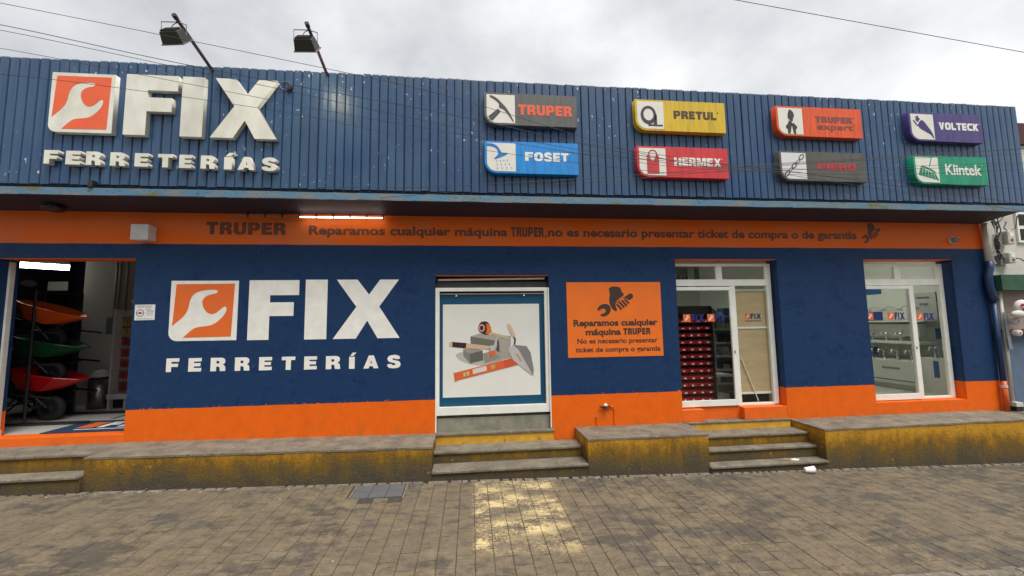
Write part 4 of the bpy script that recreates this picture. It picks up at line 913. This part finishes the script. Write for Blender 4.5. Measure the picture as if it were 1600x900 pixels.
# ------------------------------------------------------------------ left room
def solid(P0, P1):                  # loft between two horizontal loops
    m = MB(); n = len(P0); m.v = list(P0) + list(P1); m.f = [tuple(range(n))[::-1], tuple(range(n, 2 * n))] + [(i, (i + 1) % n, n + (i + 1) % n, n + i) for i in range(n)]; return m
def wheelbarrow(ox, oy, oz, ang, mat, label, sc=1.):
    t = thing('wheelbarrow', (ox, oy, oz), label, 'wheelbarrow')
    ca, sa = math.cos(ang), math.sin(ang)
    def T(p): x, y, z = p; x *= sc; z *= sc; y *= sc; return (ox + x * ca - z * sa, oy + y, oz + x * sa + z * ca)
    rim = [(0, -.20), (.22, -.30), (.50, -.33), (.82, -.26), (1.08, -.10), (1.08, .10), (.82, .26), (.50, .33), (.22, .30), (0, .20)]
    bot = [(.14, -.12), (.25, -.18), (.42, -.20), (.60, -.17), (.70, -.08), (.70, .08), (.60, .17), (.42, .20), (.25, .18), (.14, .12)]
    n = len(rim); m = MB()
    ro = [(x, y, .0) for x, y in rim]; bo = [(x, y, -.27 if .2 < x < .68 else -.24) for x, y in bot]
    ri = [(x * .975 + .012, y * .94, -.006) for x, y in rim]; bi = [(x, y * .95, -.255 if .2 < x < .68 else -.225) for x, y in bot]
    m.v = [T(p) for p in ro + bo + ri + bi]
    for i in range(n):
        j = (i + 1) % n
        m.f += [(i, j, n + j, n + i), (2 * n + j, 2 * n + i, 3 * n + i, 3 * n + j), (j, i, 2 * n + i, 2 * n + j)]
    m.f += [tuple(n + i for i in range(n))[::-1], tuple(3 * n + i for i in range(n))]
    tr_ = place('tray', m.mesh('t'), mat, t)
    place('rim_tube', MB().tube([T((x, y, .004)) for x, y in rim + rim[:1]], .009, 6).mesh('r'), mat, tr_)
    for s in (-1, 1):
        place('handle', MB().tube([T((-.55, s * .27, .02)), T((0, s * .24, -.20)), T((.45, s * .14, -.34)), T((.70, s * .09, -.54))], .016, 7).mesh('h'), M_BLK, t)
        place('leg', MB().tube([T((.12, s * .2, -.24)), T((.10, s * .22, -.52)), T((.26, s * .22, -.52)), T((.40, s * .18, -.28))], .012, 6).mesh('h'), M_BLK, t)
    w = T((.70, 0, -.56)); wk = .86 / sc
    ty = place('wheel', MB().lathe([(.10, -.035), (.14, -.046), (.165, -.03), (.172, 0), (.165, .03), (.14, .046), (.10, .035)], w, axis=(0, 1, 0), n=24, cap=False).mesh('w'), M_TYRE, t, smooth=True)
    place('wheel_rim', MB().lathe([(.03, -.05), (.04, -.03), (.10, -.03), (.10, .03), (.04, .03), (.03, .05)], w, axis=(0, 1, 0), n=20).mesh('w'), M_BLK, ty)
    bx = T((.5, 0, -.14))
    return t
A_ = math.radians(-13)
wheelbarrow(-6.30, .95, 2.22, A_ * 1.35, M_ORE, 'orange tray wheelbarrow at the top of the stack inside the left doorway', .76)
wheelbarrow(-6.36, .98, 1.74, A_, M_GRN, 'dark green tray wheelbarrow in the middle of the stack inside the doorway', .80)
wheelbarrow(-6.38, 1.0, 1.27, A_ * .9, M_REDE, 'red tray wheelbarrow lowest in the stack inside the left doorway', .82)
wheelbarrow(-7.0, 1.55, 2.02, A_, M_BLK, 'black tray wheelbarrow behind the orange one inside the left doorway', .80)
wheelbarrow(-7.0, 1.58, 1.50, A_, M_BLK, 'black tray wheelbarrow behind the green one inside the left doorway', .80)
wheelbarrow(-7.0, 1.60, 1.05, A_, M_BLK, 'black tray wheelbarrow behind the red one inside the left doorway', .80)
t = thing('wheelbarrow_rack', (-6.0, 1.0, .535), 'black metal rack holding the stacked wheelbarrows inside the doorway', 'rack')
for yy in (.68, 1.34):
    place('post', MB().tube([(-5.93, yy, .55), (-5.93, yy, 2.35)], .018, 6).mesh('p'), M_BLK, t)
    place('post', MB().tube([(-6.45, yy, .55), (-6.45, yy, 2.35)], .018, 6).mesh('p'), M_BLK, t)
    place('foot', MB().tube([(-6.75, yy, .555), (-5.15, yy, .555)], .020, 6).mesh('p'), M_BLK, t)
    for z in (.98, 1.42, 1.85): place('support_arm', MB().tube([(-6.45, yy, z), (-5.62, yy, z - .1)], .014, 6).mesh('p'), M_BLK, t)
for xx in (-5.93, -6.45):
    for z in (.75, 1.6, 2.33): place('cross_bar', MB().tube([(xx, .68, z), (xx, 1.34, z)], .012, 6).mesh('p'), M_BLK, t)
place('slanted_brace', MB().tube([(-6.85, .70, .56), (-6.45, .70, 1.05)], .014, 6).mesh('p'), M_BLK, t)
t = box('light_blue_tray', -6.42, -6.18, .55, .60, 1.64, 1.72, M_BLUEL, label='light blue plastic tray edge beside the green wheelbarrow', category='tray')
t = thing('waste_bin', (-6.01, 1.84, .5305), 'brushed steel cylinder waste bin standing against the pale wall inside', 'bin')
place('bin_body', MB().lathe([(.135, 0), (.135, .47)], (-6.01, 1.84, .5310), n=28).mesh('b'), M_STEEL, t, smooth=True)
place('bin_collar', MB().lathe([(.14, .4705), (.14, .50)], (-6.01, 1.84, .5310), n=28).mesh('b'), M_BLK, t)
place('bin_dome', MB().lathe([(.135, .5005), (.125, .54), (.09, .585), (.04, .61)], (-6.01, 1.84, .5310), n=28).mesh('b'), M_WFD, t, smooth=True)
t = thing('electric_cabinet', (-6.0, 2.1, 1.7), 'grey electric panel with two pipes rising from it on the inner wall', 'box')
box('panel_box', -6.13, -5.93, 2.02, 2.119, 1.72, 2.00, M(
 'panel_grey', (.13, .17, .18), .5), t, bevel=.006)
box('panel_door', -6.115, -5.945, 2.012, 2.0195, 1.735, 1.985, M('panel_grey2', (.16, .20, .21), .5), t)
for xx in (-6.085, -6.03, -5.915): place('conduit', MB().tube([(xx, 2.10, 2.0), (xx, 2.10, 3.40)], .016, 7).mesh('c'), M_GREY, t)
box('coupling_box', -5.99, -5.87, 2.05, 2.119, 2.02, 2.12, M_WFD, t)
t = thing('wall_camera', (-5.75, 2.1, 2.2), 'small camera hanging on a thin conduit on the inner wall of the left room', 'camera')
place('conduit', MB().tube([(-5.77, 2.11, 2.30), (-5.77, 2.11, 3.2)], .006, 6).mesh('c'), M_GREY, t)
place('camera_body', MB().tube([(-5.78, 2.08, 2.27), (-5.71, 2.03, 2.245)], .028, 10).mesh('c'), M_WFD, t)
place('camera_eye', MB().tube([(-5.709, 2.0295, 2.2448), (-5.703, 2.025, 2.2425)], .02, 10).mesh('c'), M_BLK, t)
t = thing('goods_rack', (-5.6, 1.85, .535), 'white display rack with hanging red and yellow packs inside the left doorway', 'rack')
box('rack_back', -5.80, -4.95, 1.99, 2.01, .60, 2.12, M_IWALL, t); box('rack_side', -5.83, -5.801, 1.78, 2.01, .5305, 2.12, M_WFD, t)
box('rack_base', -5.80, -4.95, 1.72, 1.989, .68, .76, M_WFD, t)
for xx in (-5.80, -5.56): box('rack_foot', xx, xx + .03, 1.74, 1.98, .5305, .6795, M_WFD, t)
box('kick_board', -5.76, -4.97, 1.80, 1.82, .5305, .6795, M_DARK, t)
random.seed(11)
for r, (z, mt) in enumerate(((1.98, M_CARD), (1.81, M_CARD), (1.64, M_REDP), (1.46, M_REDP), (1.28, M_REDP), (1.10, M_REDP), (.92, M_REDP))):
    for k in range(6):
        xx = -5.775 + k * .072; h = random.uniform(.10, .125)
        box('hanging_pack', xx, xx + .062, 1.90, 1.925, z - h, z, mt, t)
    place('hook_bar', MB().tube([(-5.79, 1.91, z + .012), (-4.96, 1.91, z + .012)], .007, 5).mesh('h'), M_BLK, t)
t = thing('door_mat', (-4.8, .5, .531), 'navy doormat with pale lettering on the white floor inside the left doorway', 'mat')
place('mat_pile', MB().box(-5.27, -4.0, .19, .82, .5305, .540, ).mesh('m'), M_MAT, t)
place('mat_letter_band', MB().box(-5.0, -4.1, .30, .325, .5402, .5412).mesh('m'), M_PAPER, t)
def fl(ch, x0, x1, y0, y1):
    P = [[(x0 + u * (x1 - x0), y0 + v * (y1 - y0)) for u, v in p] for p in GL[ch]]
    o = shape('mat_letter', P, 0, .001, M_PAPER, None); me = o.data; org = WL[o]
    for v in me.vertices:
        w = v.co + org; v.co = Vector((w.x, w.z, .5405 - w.y)) - WL[t]
    o.parent = t; o.location = (0, 0, 0); WL[o] = WL[t]
fl('F', -4.82, -4.62, .40, .70); fl('I', -4.58, -4.50, .40, .70); fl('X', -4.47, -4.22, .40, .70)
box('mat_emblem', -5.06, -4.87, .40, .70, .5402, .5412, M_ORL, t)
box('floor_track', -5.10, -5.06, .95, 1.2, .5305, .533, M_BLK, B)
box('hanging_sign_board', -8.0, -7.2, 3.0, 3.04, 2.55, 2.72, M_IWALLD, label='pale board hanging in the dark back of the left room', category='board')
t = thing('hanging_floodlight', (-7.0, 1.9, 2.6), 'small white lamp hanging at the left inside the dark room', 'lamp')
place('lamp_head', MB().hexa([(-6.86, 1.40, 2.50), (-6.76, 1.46, 2.47), (-6.72, 1.50, 2.51), (-6.82, 1.44, 2.54), (-6.87, 1.40, 2.54), (-6.80, 1.46, 2.58), (-6.74, 1.50, 2.56), (-6.82, 1.44, 2.58)]).mesh('l'), M_WFD, t)
place('lamp_cord', MB().tube([(-6.80, 1.45, 2.56), (-6.80, 1.45, 3.4)], .005, 5).mesh('l'), M_BLK, t)
# ------------------------------------------------------------------ room behind the paper blind
t = thing('paper_blind', (4.22, .16, .62), 'kraft paper blind with a printed logo hanging behind the right pane of the nearer door', 'blind')
box('blind_sheet', 3.935, 4.445, .175, .178, .745, 2.235, M_KRAFT, t)
box('blind_bar', 3.93, 4.45, .165, .172, 1.672, 1.70, M_WF, t); box('blind_bar', 3.93, 4.45, .165, .19, .715, .7445, M_WF, t); box('blind_bar', 3.93, 4.45, .165, .21, 2.236, 2.262, M_WF, t)
decal(4.10, 4.36, 1.815, 1.895, .1738, t)
text('decal_word', 'FERRETERIAS', 4.10, 4.36, 1.775, 1.795, .1738, .001, M_DECB, t, off=.03, sp=1.2)
place('leaning_rod', MB().tube([(3.99, .160, 1.235), (4.215, .160, .615)], .007, 6).mesh('r'), M_WF, label='thin white rod leaning against the paper blind inside the door', category='rod')
box('low_shelf_edge', 3.93, 4.45, .24, .40, .56, .70, M_DARK, label='dark low shelf edge below the paper blind', category='shelf')
place('cord_loop', MB().tube([(4.44, .158, 1.66), (4.465, .158, 1.58), (4.47, .158, 1.50), (4.45, .158, 1.44), (4.43, .158, 1.47)], .005, 5).mesh('r'), M_WF, label='white pull cord of the blind beside the door jamb', category='cord')
RK = thing('bin_rack', (3.46, .6, .5), 'tall black rack filled with rows of red storage bins behind the nearer door', 'rack')
box('back_panel', 3.16, 3.76, .66, .68, .505, 2.0, M_DARK, RK)
for xx in (3.17, 3.735): box('upright', xx, xx + .022, .44, .66, .5005, 2.0, M_BLK, RK)
box('header_board', 3.17, 3.757, .46, .48, 1.90, 2.03, M_DARK, RK)
for i in range(12): box('rail', 3.193, 3.734, .60, .612, .615 + i * .1085, .625 + i * .1085, M_BLK, RK)
ORD = 'first second third fourth fifth sixth seventh eighth ninth tenth eleventh twelfth'.split()
def bin_mesh():
    m = MB(); w = .122; d = .15; h = .062
    m.hexa([(-w / 2 + .006, -d * .42, 0), (w / 2 - .006, -d * .42, 0), (w / 2 - .006, d / 2, 0), (-w / 2 + .006, d / 2, 0), (-w / 2, -d / 2, h * .62), (w / 2, -d / 2, h * .62), (w / 2, d / 2, h), (-w / 2, d / 2, h)])
    m.box(-w / 2 - .002, w / 2 + .002, -d / 2 - .006, -d / 2 + .004, h * .56, h * .66)
    me = m.mesh('storage_bin'); me.materials.append(M_RED); return me
BMh = bin_mesh(); LBm = MB().box(-.018, .018, -.082, -.0785, .012, .030).mesh('bin_label'); LBm.materials.append(M_PAPER)
LBm2 = MB().box(-.030, -.004, -.082, -.0785, .012, .032).mesh('bin_label'); LBm2.materials.append(M_PAPER)
random.seed(5)
for i in range(12):
    for k in range(4):
        o = inst('storage_bin', BMh, (3.262 + k * .133, .53, .578 + i * .1085), None, label='red storage bin, %s from left in the %s row from the rack top' % (ORD[k], ORD[11 - i]), cat='bin', group='red storage bins on the rack')
        inst('bin_label', random.choice((LBm, LBm2)), WL[o], o)
# shelf unit behind
SH = thing('display_shelving', (4.75, 1.5, .5), 'grey shelving with dark goods seen deeper behind the rack of red bins', 'shelves')
for xx in (4.33, 5.30): box('upright', xx, xx + .03, 1.35, 1.40, .5005, 1.98, M_WFD, SH)
box('back_panel', 4.33, 5.33, 1.70, 1.72, .5005, 1.98, M_IWALLD, SH)
for i in range(6): box('shelf_board', 4.362, 5.298, 1.36, 1.698, .66 + i * .24, .685 + i * .24, M_WFD, SH)
random.seed(8)
pal = [M_BLK, M_GREY, M_KRAFT, M_SBLUE, M_STEEL, M_PAPER, M_DARK]
for i in range(6):
    x = 4.38
    while x < 5.15:
        w = random.uniform(.06, .2); h = random.uniform(.06, .17)
        box('goods', x, x + w, 1.42 + random.uniform(0, .08), 1.66, .6855 + i * .24, .6855 + i * .24 + h, random.choice(pal), SH); x += w + random.uniform(.01, .06)
box('wall_poster', 4.55, 4.80, 3.27, 3.298, 1.85, 2.12, M_SBLUE, label='dark blue poster on the wall above the grey shelving', category='poster')
for (a, b_, l) in ((4.60, 5.02, 'grey poster seen through the left transom pane'), (5.20, 5.72, 'grey poster with dark tools seen through the right transom pane')):
    q = thing('wall_poster', ((a + b_) / 2, 3.28, 2.6), l, 'poster'); box('poster_sheet', a, b_, 3.27, 3.298, 2.58, 3.02, M_GREY, q)
    for k in range(4): box('printed_tool', a + .08 + k * .1, a + .105 + k * .1, 3.262, 3.2695, 2.62, 2.80 + .05 * (k % 2), M_BLK if k else M_INKR, q)
# white stool
t = thing('side_table', (4.25, 1.3, .5), 'white table leg and corner low behind the sliding pane', 'table')
box('table_top', 3.95, 4.4, .95, 1.3, .86, .89, M_WF, t)
box('leg', 3.97, 4.0, .97, 1.0, .5005, .8595, M_WF, t)
# ------------------------------------------------------------------ bathroom display room
box('display_wall', 8.42, 8.50, .2225, 3.3, .5005, 3.05, M_IWALL, B)
box('display_wall', 5.30, 5.36, .2225, 3.3, .5005, 3.05, M_IWALL, B)
DS = thing('faucet_display', (8.1, 1.5, .5), 'long pale display counter with shelves of chrome fittings behind the last door', 'display')
box('plinth', 7.80, 8.41, .95, 3.1, .5005, .60, M_IWALLD, DS)
box('counter_body', 7.76, 8.415, .92, 3.1, .6005, 1.02, M_IWALL, DS)
box('counter_shadow_strip', 7.757, 7.7595, .92, 3.1, .655, .675, M_INK, DS)  # dark strip standing in for the shadow line at the counter base
box('upper_shelf', 7.95, 8.415, .92, 3.1, 1.32, 1.36, M_IWALL, DS)
box('upper_shelf', 8.05, 8.415, .92, 3.1, 1.72, 1.745, M_IWALL, DS)
box('end_cabinet', 7.86, 8.415, .45, .90, .5005, 1.10, M_IWALL, DS)
box('mirror_cabinet', 8.25, 8.415, 1.15, 2.5, 1.45, 1.68, M_PAPER, DS)
for (ya, yb, za, zb) in ((1.91, 2.55, 2.30, 2.47), (1.93, 2.6, 1.76, 1.93), (.945, 1.01, 2.09, 2.25), (.94, 1.02, 1.41, 1.60), (2.09, 2.5, 1.05, 1.20)):
    box('blue_sign_panel', 8.405, 8.4185, ya, yb, za, zb, M_SBLUE, DS)
box('white_board', 8.385, 8.4185, 1.60, 2.6, 1.40, 1.70, M_PAPER, DS); box('wood_frame', 8.375, 8.4185, 1.47, 1.58, 1.39, 1.57, M_KRAFT, DS)
box('backing_panel', 8.40, 8.4185, .95, 1.45, 1.62, 2.26, M_IWALLD, DS)
for ya, z, n in ((1.05, 2.15, 9), (1.08, 2.03, 6)):
    for i in range(n): box('sign_letter', 8.392, 8.3995, ya + i * .024, ya + .017 + i * .024, z, z + .035, M_INK, DS)
for i in range(7): box('counter_letter', 7.755, 7.7595, 1.15 + i * .045, 1.18 + i * .045, .86, .90, M_INK, DS)
box('blue_sign_panel', 7.8555, 7.859, .60, .68, .78, 1.06, M_SBLUE, DS)
random.seed(21)
def faucet(x, y, z, s, where, n):
    q = thing('faucet', (x, y, z), 'chrome tap on the %s of the bathroom display, %s from the street' % (where, ORD[n]), 'tap', 'chrome taps on the display')
    place('faucet_body', MB().lathe([(.028 * s, 0), (.022 * s, .02 * s), (.018 * s, .10 * s), (.02 * s, .13 * s), (.008 * s, .15 * s)], (x, y, z), n=12).mesh('f'), M_CHROME, q)
    place('faucet_spout', MB().tube([(x, y, z + .09 * s), (x - .05 * s, y - .01, z + .16 * s), (x - .11 * s, y - .02, z + .15 * s), (x - .13 * s, y - .02, z + .11 * s)], .011 * s, 7).mesh('f'), M_CHROME, q, smooth=True)
    place('faucet_lever', MB().tube([(x, y, z + .14 * s), (x + .06 * s, y, z + .19 * s)], .007 * s, 6).mesh('f'), M_CHROME, q)
for k in range(8): faucet(7.92, 1.05 + k * .24, 1.021, 1.25, 'counter', k)
for k in range(7): faucet(8.10, 1.1 + k * .26, 1.361, 1.05, 'shelf', k)
for k in range(2): faucet(8.02, .55 + k * .2, 1.101, 1.2, 'end cabinet', k)
for k in range(6):
    y = 1.1 + k * .3
    q = thing('shower_head', (8.3, y, 1.95), 'chrome shower head on the pale display wall, %s from the street' % ORD[k], 'shower', 'shower heads on the display wall')
    place('shower_arm', MB().tube([(8.42, y, 2.0), (8.30, y, 2.03), (8.20, y, 1.98)], .011, 6).mesh('s'), M_CHROME, q)
    place('shower_plate', MB().lathe([(.015, 0), (.05, -.025), (.052, -.035)], (8.20, y, 1.985), axis=(.4, 0, 1), n=14).mesh('s'), M_CHROME, q)
for y, z, s in ((2.2, 2.20, 'ADAPTES'), (.95, 2.17, 'BAÑOS'), (1.7, 2.16, 'GRIFOS')): pass
def added_strip_light(x, y, label):  # out of sight lamp, added to brighten a room behind the glass
    q = thing('added_room_light', (x, y, 3.0), label, 'lamp')
    box('diffuser', x - .12, x + .12, y - .75, y + .75, 3.02, 3.035, M_CEIL, q); box('housing', x - .13, x + .13, y - .76, y + .76, 3.0355, 3.0495, M_WF, q)
added_strip_light(2.1, 1.7, 'unseen strip light added to brighten the room behind the nearer door')
added_strip_light(7.1, 1.7, 'unseen strip light added to brighten the bathroom display room')
# ------------------------------------------------------------------ right end: pipes, meters, neighbour
t = thing('downpipe', (8.07, -.06, .39), 'drain pipe at the right end of the wall, cream above and painted below', 'pipe')
place('pipe_upper', MB().tube([(8.085, -.06, 3.27), (8.085, -.06, 2.62)], .045, 12).mesh('p'), M_PVC, t, smooth=True)
place('pipe_elbow', MB().tube([(8.085, -.06, 2.66), (8.075, -.06, 2.55), (8.04, -.06, 2.46), (8.03, -.06, 2.30), (8.06, -.06, 2.14), (8.085, -.06, 2.04)], .052, 12).mesh('p'), M_PIPEB, t, smooth=True)
place('pipe_lower', MB().tube([(8.08, -.055, 2.05), (8.085, -.055, .82)], .034, 12).mesh('p'), M_PIPEB, t, smooth=True)
place('pipe_foot', MB().tube([(8.085, -.055, .8195), (8.085, -.055, .34)], .034, 12).mesh('p'), M_PIPEO, t, smooth=True)
for z in (2.08, 1.45, .72): place('pipe_collar', MB().lathe([(.040, 0), (.040, .035)], (8.082, -.056, z), n=12).mesh('p'), M_PVC if z != 1.45 else M_PIPEB, t)
t = thing('conduit_run', (8.2, -.03, .45), 'thin cream conduit running down beside the drain pipe from the green beam', 'pipe')
place('conduit', MB().tube([(8.215, -.05, 2.18), (8.215, -.05, 1.4), (8.21, -.05, .47)], .024, 8).mesh('p'), M_PVC, t, smooth=True)
box('outlet_box', 8.18, 8.30, -.11, -.02, .44, .50, M_PVC, t); box('outlet_bracket', 8.19, 8.31, -.10, -.02, .36, .4395, M_BLK, t)
t = thing('hinged_panel', (8.2, -.1, 1.3), 'tall narrow grey metal panel hanging beside the conduit at the right edge', 'panel')
place('panel_sheet', MB().hexa([(8.16, -.12, 1.31), (8.27, -.09, 1.29), (8.275, -.08, 1.29), (8.165, -.11, 1.31), (8.13, -.12, 1.83), (8.25, -.09, 1.84), (8.255, -.08, 1.84), (8.135, -.11, 1.83)]).mesh('p'), M('panel_dull', (.20, .23, .26), .5, .2), t)
place('panel_hook', MB().tube([(8.14, -.10, 1.85), (8.24, -.08, 1.87), (8.38, -.05, 1.86)], .007, 5).mesh('p'), M_GREY, t)
NB = thing('neighbour_building', (9.5, .1, 0), 'neighbouring building with cream upper wall, green beam and blue grey lower wall', 'building')
box('upper_wall', 8.1005, 13, .03, .21, 2.44, 4.62, M_NWALL, NB); box('lower_wall', 8.1005, 13, .02, .2, -.4, 2.20, M_NBLUE, NB)
box('shop_opening_back', 8.24, 12.6, .0175, .0195, 1.60, 2.20, M('neighbour_niche', (0.36, 0.31, 0.27), .8, .2), NB)
box('roof_edge', 8.55, 13, -.02, .6, 4.621, 4.98, M_NRED, NB)
box('green_beam', 8.11, 13, -.16, .3, 2.20, 2.439, M_NGREEN, NB)
w = box('window', 8.78, 9.5, -.0, .029, 2.98, 3.62, M_WF, NB)
for i in range(2):
    for k in range(3): box('pane', 8.815 + k * .22, 8.985 + k * .22, -.006, -.001, 3.02 + i * .24, 3.20 + i * .24, M_DARK, w)
box('goods_ledge', 8.24, 12, -.10, .0165, 1.55, 1.60, M('ledge_red', (0.25, 0.05, 0.03), .6), NB)
def meter(x, z, h, label):
    q = thing('electric_meter', (x, -.08, z), label, 'meter', None)
    box('meter_body', x, x + .125, -.10, .029, z, z + h, M_METER, q, bevel=.015)
    box('meter_window', x + .03, x + .10, -.104, -.1005, z + h * .55, z + h * .85, M_PAPER, q); box('meter_mark', x + .04, x + .09, -.1045, -.1005, z + h * .2, z + h * .4, M_INKR, q)
    box('meter_back_box', x - .075, x - .001, -.04, .029, z - .02, z + h * .8, M_GREY, q)
meter(8.42, 2.93, .22, 'pale electric meter box with red print, the upper of the two'); meter(8.40, 2.63, .17, 'pale electric meter box just above the green beam')
random.seed(17)
for j in range(9):
    P = [(8.17 + random.uniform(0, .1), -.05, 3.30 + random.uniform(-.05, .15))]
    for i in range(7):
        P.append((P[-1][0] + random.uniform(-.05, .06), -.05 - random.uniform(0, .05), P[-1][2] - random.uniform(.04, .15)))
    P = [(max(8.15, p[0]), p[1], p[2]) for p in P]
    place('meter_cable', MB().tube(P, .007, 5).mesh('m'), M_WIRE if j % 3 else M_PVC, label='cream or black service cable in the tangle beside the electric meters', category='cable', group='tangled cables at the meters')
for (P, l) in (([(8.20, -.06, 3.28), (8.35, -.07, 3.30), (8.5, -.05, 3.42), (8.75, -.04, 3.5)], 'black cable rising to the right above the upper meter'), ([(8.52, -.06, 2.72), (8.65, -.07, 2.70), (8.8, -.07, 2.60), (9.2, -.07, 2.55)], 'black cable running right from the lower meter'), ([(8.50, -.05, 3.3), (8.44, -.05, 3.2), (8.5, -.06, 3.14), (8.66, -.05, 3.2), (8.72, -.05, 3.4)], 'thin cable looping over the cream wall above the upper meter')):
    place('service_cable', MB().tube(P, .008, 5).mesh('m'), M_WIRE, label=l, category='cable')
def blob(c, r, sx=1, sy=1, sz=1, n=14):
    m = MB(); K = 8; m.v = []
    pr_ = [(math.sin(math.pi * i / K) + .01, -math.cos(math.pi * i / K)) for i in range(K + 1)]
    for (q, h) in pr_:
        for j in range(n):
            a = 2 * math.pi * j / n; m.v.append((c[0] + q * math.cos(a) * r * sx, c[1] + q * math.sin(a) * r * sy, c[2] + h * r * sz))
    for i in range(K):
        for j in range(n): m.f.append((i * n + j, i * n + (j + 1) % n, (i + 1) * n + (j + 1) % n, (i + 1) * n + j))
    return m
TY = thing('plush_toy', (8.38, -.17, 1.62), 'white plush toy with red dots hanging under the green beam at the right edge', 'toy')
M_PL = M('plush_white', (.66, .62, .60), .95, .1, 30, .5, 120); M_PK = M('plush_red', (.50, .02, .06), .9)
place('toy_body', blob((8.40, -.17, 1.93), .135, 1.0, .5, .9).mesh('b'), M_PL, TY, smooth=True)
place('toy_arm', blob((8.28, -.20, 1.83), .10, 1.3, .5, .6).mesh('b'), M_PL, TY, smooth=True)
place('toy_arm', blob((8.52, -.18, 1.83), .10, 1.1, .5, .7).mesh('b'), M_PL, TY, smooth=True)
for u, v in ((8.31, 1.97), (8.37, 1.975), (8.44, 1.96), (8.33, 1.91), (8.40, 1.90), (8.37, 1.845)): place('red_dot', blob((u, -.235, v), .026, 1, .5, .8, 10).mesh('b'), M_PK, TY, smooth=True)
for z, l in ((1.72, 'round cream roll hanging beside the grey panel, the upper one'), (1.545, 'round cream roll hanging beside the grey panel, the lower one')):
    q = thing('hanging_roll', (8.26, -.14, z), l, 'roll')
    place('roll_body', MB().lathe([(.045, 0), (.05, .02), (.05, .07), (.045, .08)], (8.31, -.09, z), axis=(0, -1, 0), n=16).mesh('r'), M_PL, q, smooth=True)
    place('roll_core', MB().lathe([(.014, 0), (.014, .004)], (8.31, -.171, z), axis=(0, -1, 0), n=10).mesh('r'), M_INK, q)
# ------------------------------------------------------------------ litter
cx, cy, cz = 4.21, -.665, gz(4.2) + .042
t = thing('paper_cup', (cx, cy, gz(4.2)), 'white paper cup lying on its side at the foot of the right steps', 'cup')
ax = Vector((.93, -.22, .10)).normalized()
place('cup_wall', MB().lathe([(.030, -.055), (.041, .055), (.039, .055), (.029, -.052)], (cx, cy, cz), axis=ax, n=22, cap=False).mesh('c'), M('cup_white', (.82, .76, .80), .5, .04), t, smooth=True)
place('cup_base', MB().lathe([(.0295, -.0545), (.0295, -.0525)], (cx, cy, cz), axis=ax, n=22).mesh('c'), M_PAPER, t)
place('cup_rim', MB().lathe([(.040, .053), (.0435, .054), (.0435, .058), (.040, .059)], (cx, cy, cz), axis=ax, n=22, cap=False).mesh('c'), M_PAPER, t, smooth=True)
t = thing('crumpled_napkin', (4.16, -.50, -.005), 'white wrapper with a yellow stick lying on the lowest right step', 'litter')
nm = MB(); random.seed(2); c0 = (4.16, -.505, .004); ring_ = [(4.16 + .055 * math.cos(a) * random.uniform(.8, 1.1), -.505 + .03 * math.sin(a), -.003 + random.uniform(0, .008)) for a in [i * math.pi / 5 for i in range(10)]]
nm.v = [c0] + ring_; nm.f = [(0, i + 1, (i + 1) % 10 + 1) for i in range(10)]; n_ = len(nm.v); nm.v += [(x, y, -.0055) for x, y, z in [c0] + ring_]; nm.f += [(i + 1, n_ + i + 1, n_ + (i + 1) % 10 + 1, (i + 1) % 10 + 1) for i in range(10)] + [tuple(n_ + 1 + i for i in range(10))]
place('napkin_sheet', nm.mesh('n'), M_PAPER, t)
place('yellow_stick', MB().tube([(4.02, -.475, -.001), (4.11, -.500, .003)], .004, 6).mesh('n'), M('stick', (.6, .42, .05), .5), t)
lm = MB(); random.seed(9)
for i in range(150):
    x = random.uniform(-4.6, 8) if random.random() < .75 else random.uniform(-4, 6); y = -.60 - abs(random.gauss(0, .05)) if random.random() < .8 else random.uniform(-2.4, -.7); s = random.uniform(.003, .009); z = gz(x) + .001
    a = random.uniform(0, 3); c_, s_ = math.cos(a) * s, math.sin(a) * s
    lm.hexa([(x - c_ * 1.6, y - s_, z), (x + s_, y - c_, z), (x + c_ * 1.6, y + s_, z), (x - s_, y + c_, z), (x - c_ * 1.3, y - s_ * .8, z + s * .7), (x + s_ * .8, y - c_ * .8, z + s * .6), (x + c_ * 1.3, y + s_ * .8, z + s * .5), (x - s_ * .8, y + c_ * .8, z + s * .7)])
place('litter_crumbs', lm.mesh('l'), M('litter', (.45, .42, .33), .8, .5, 40, col2=(.12, .09, .05)), kind='stuff')
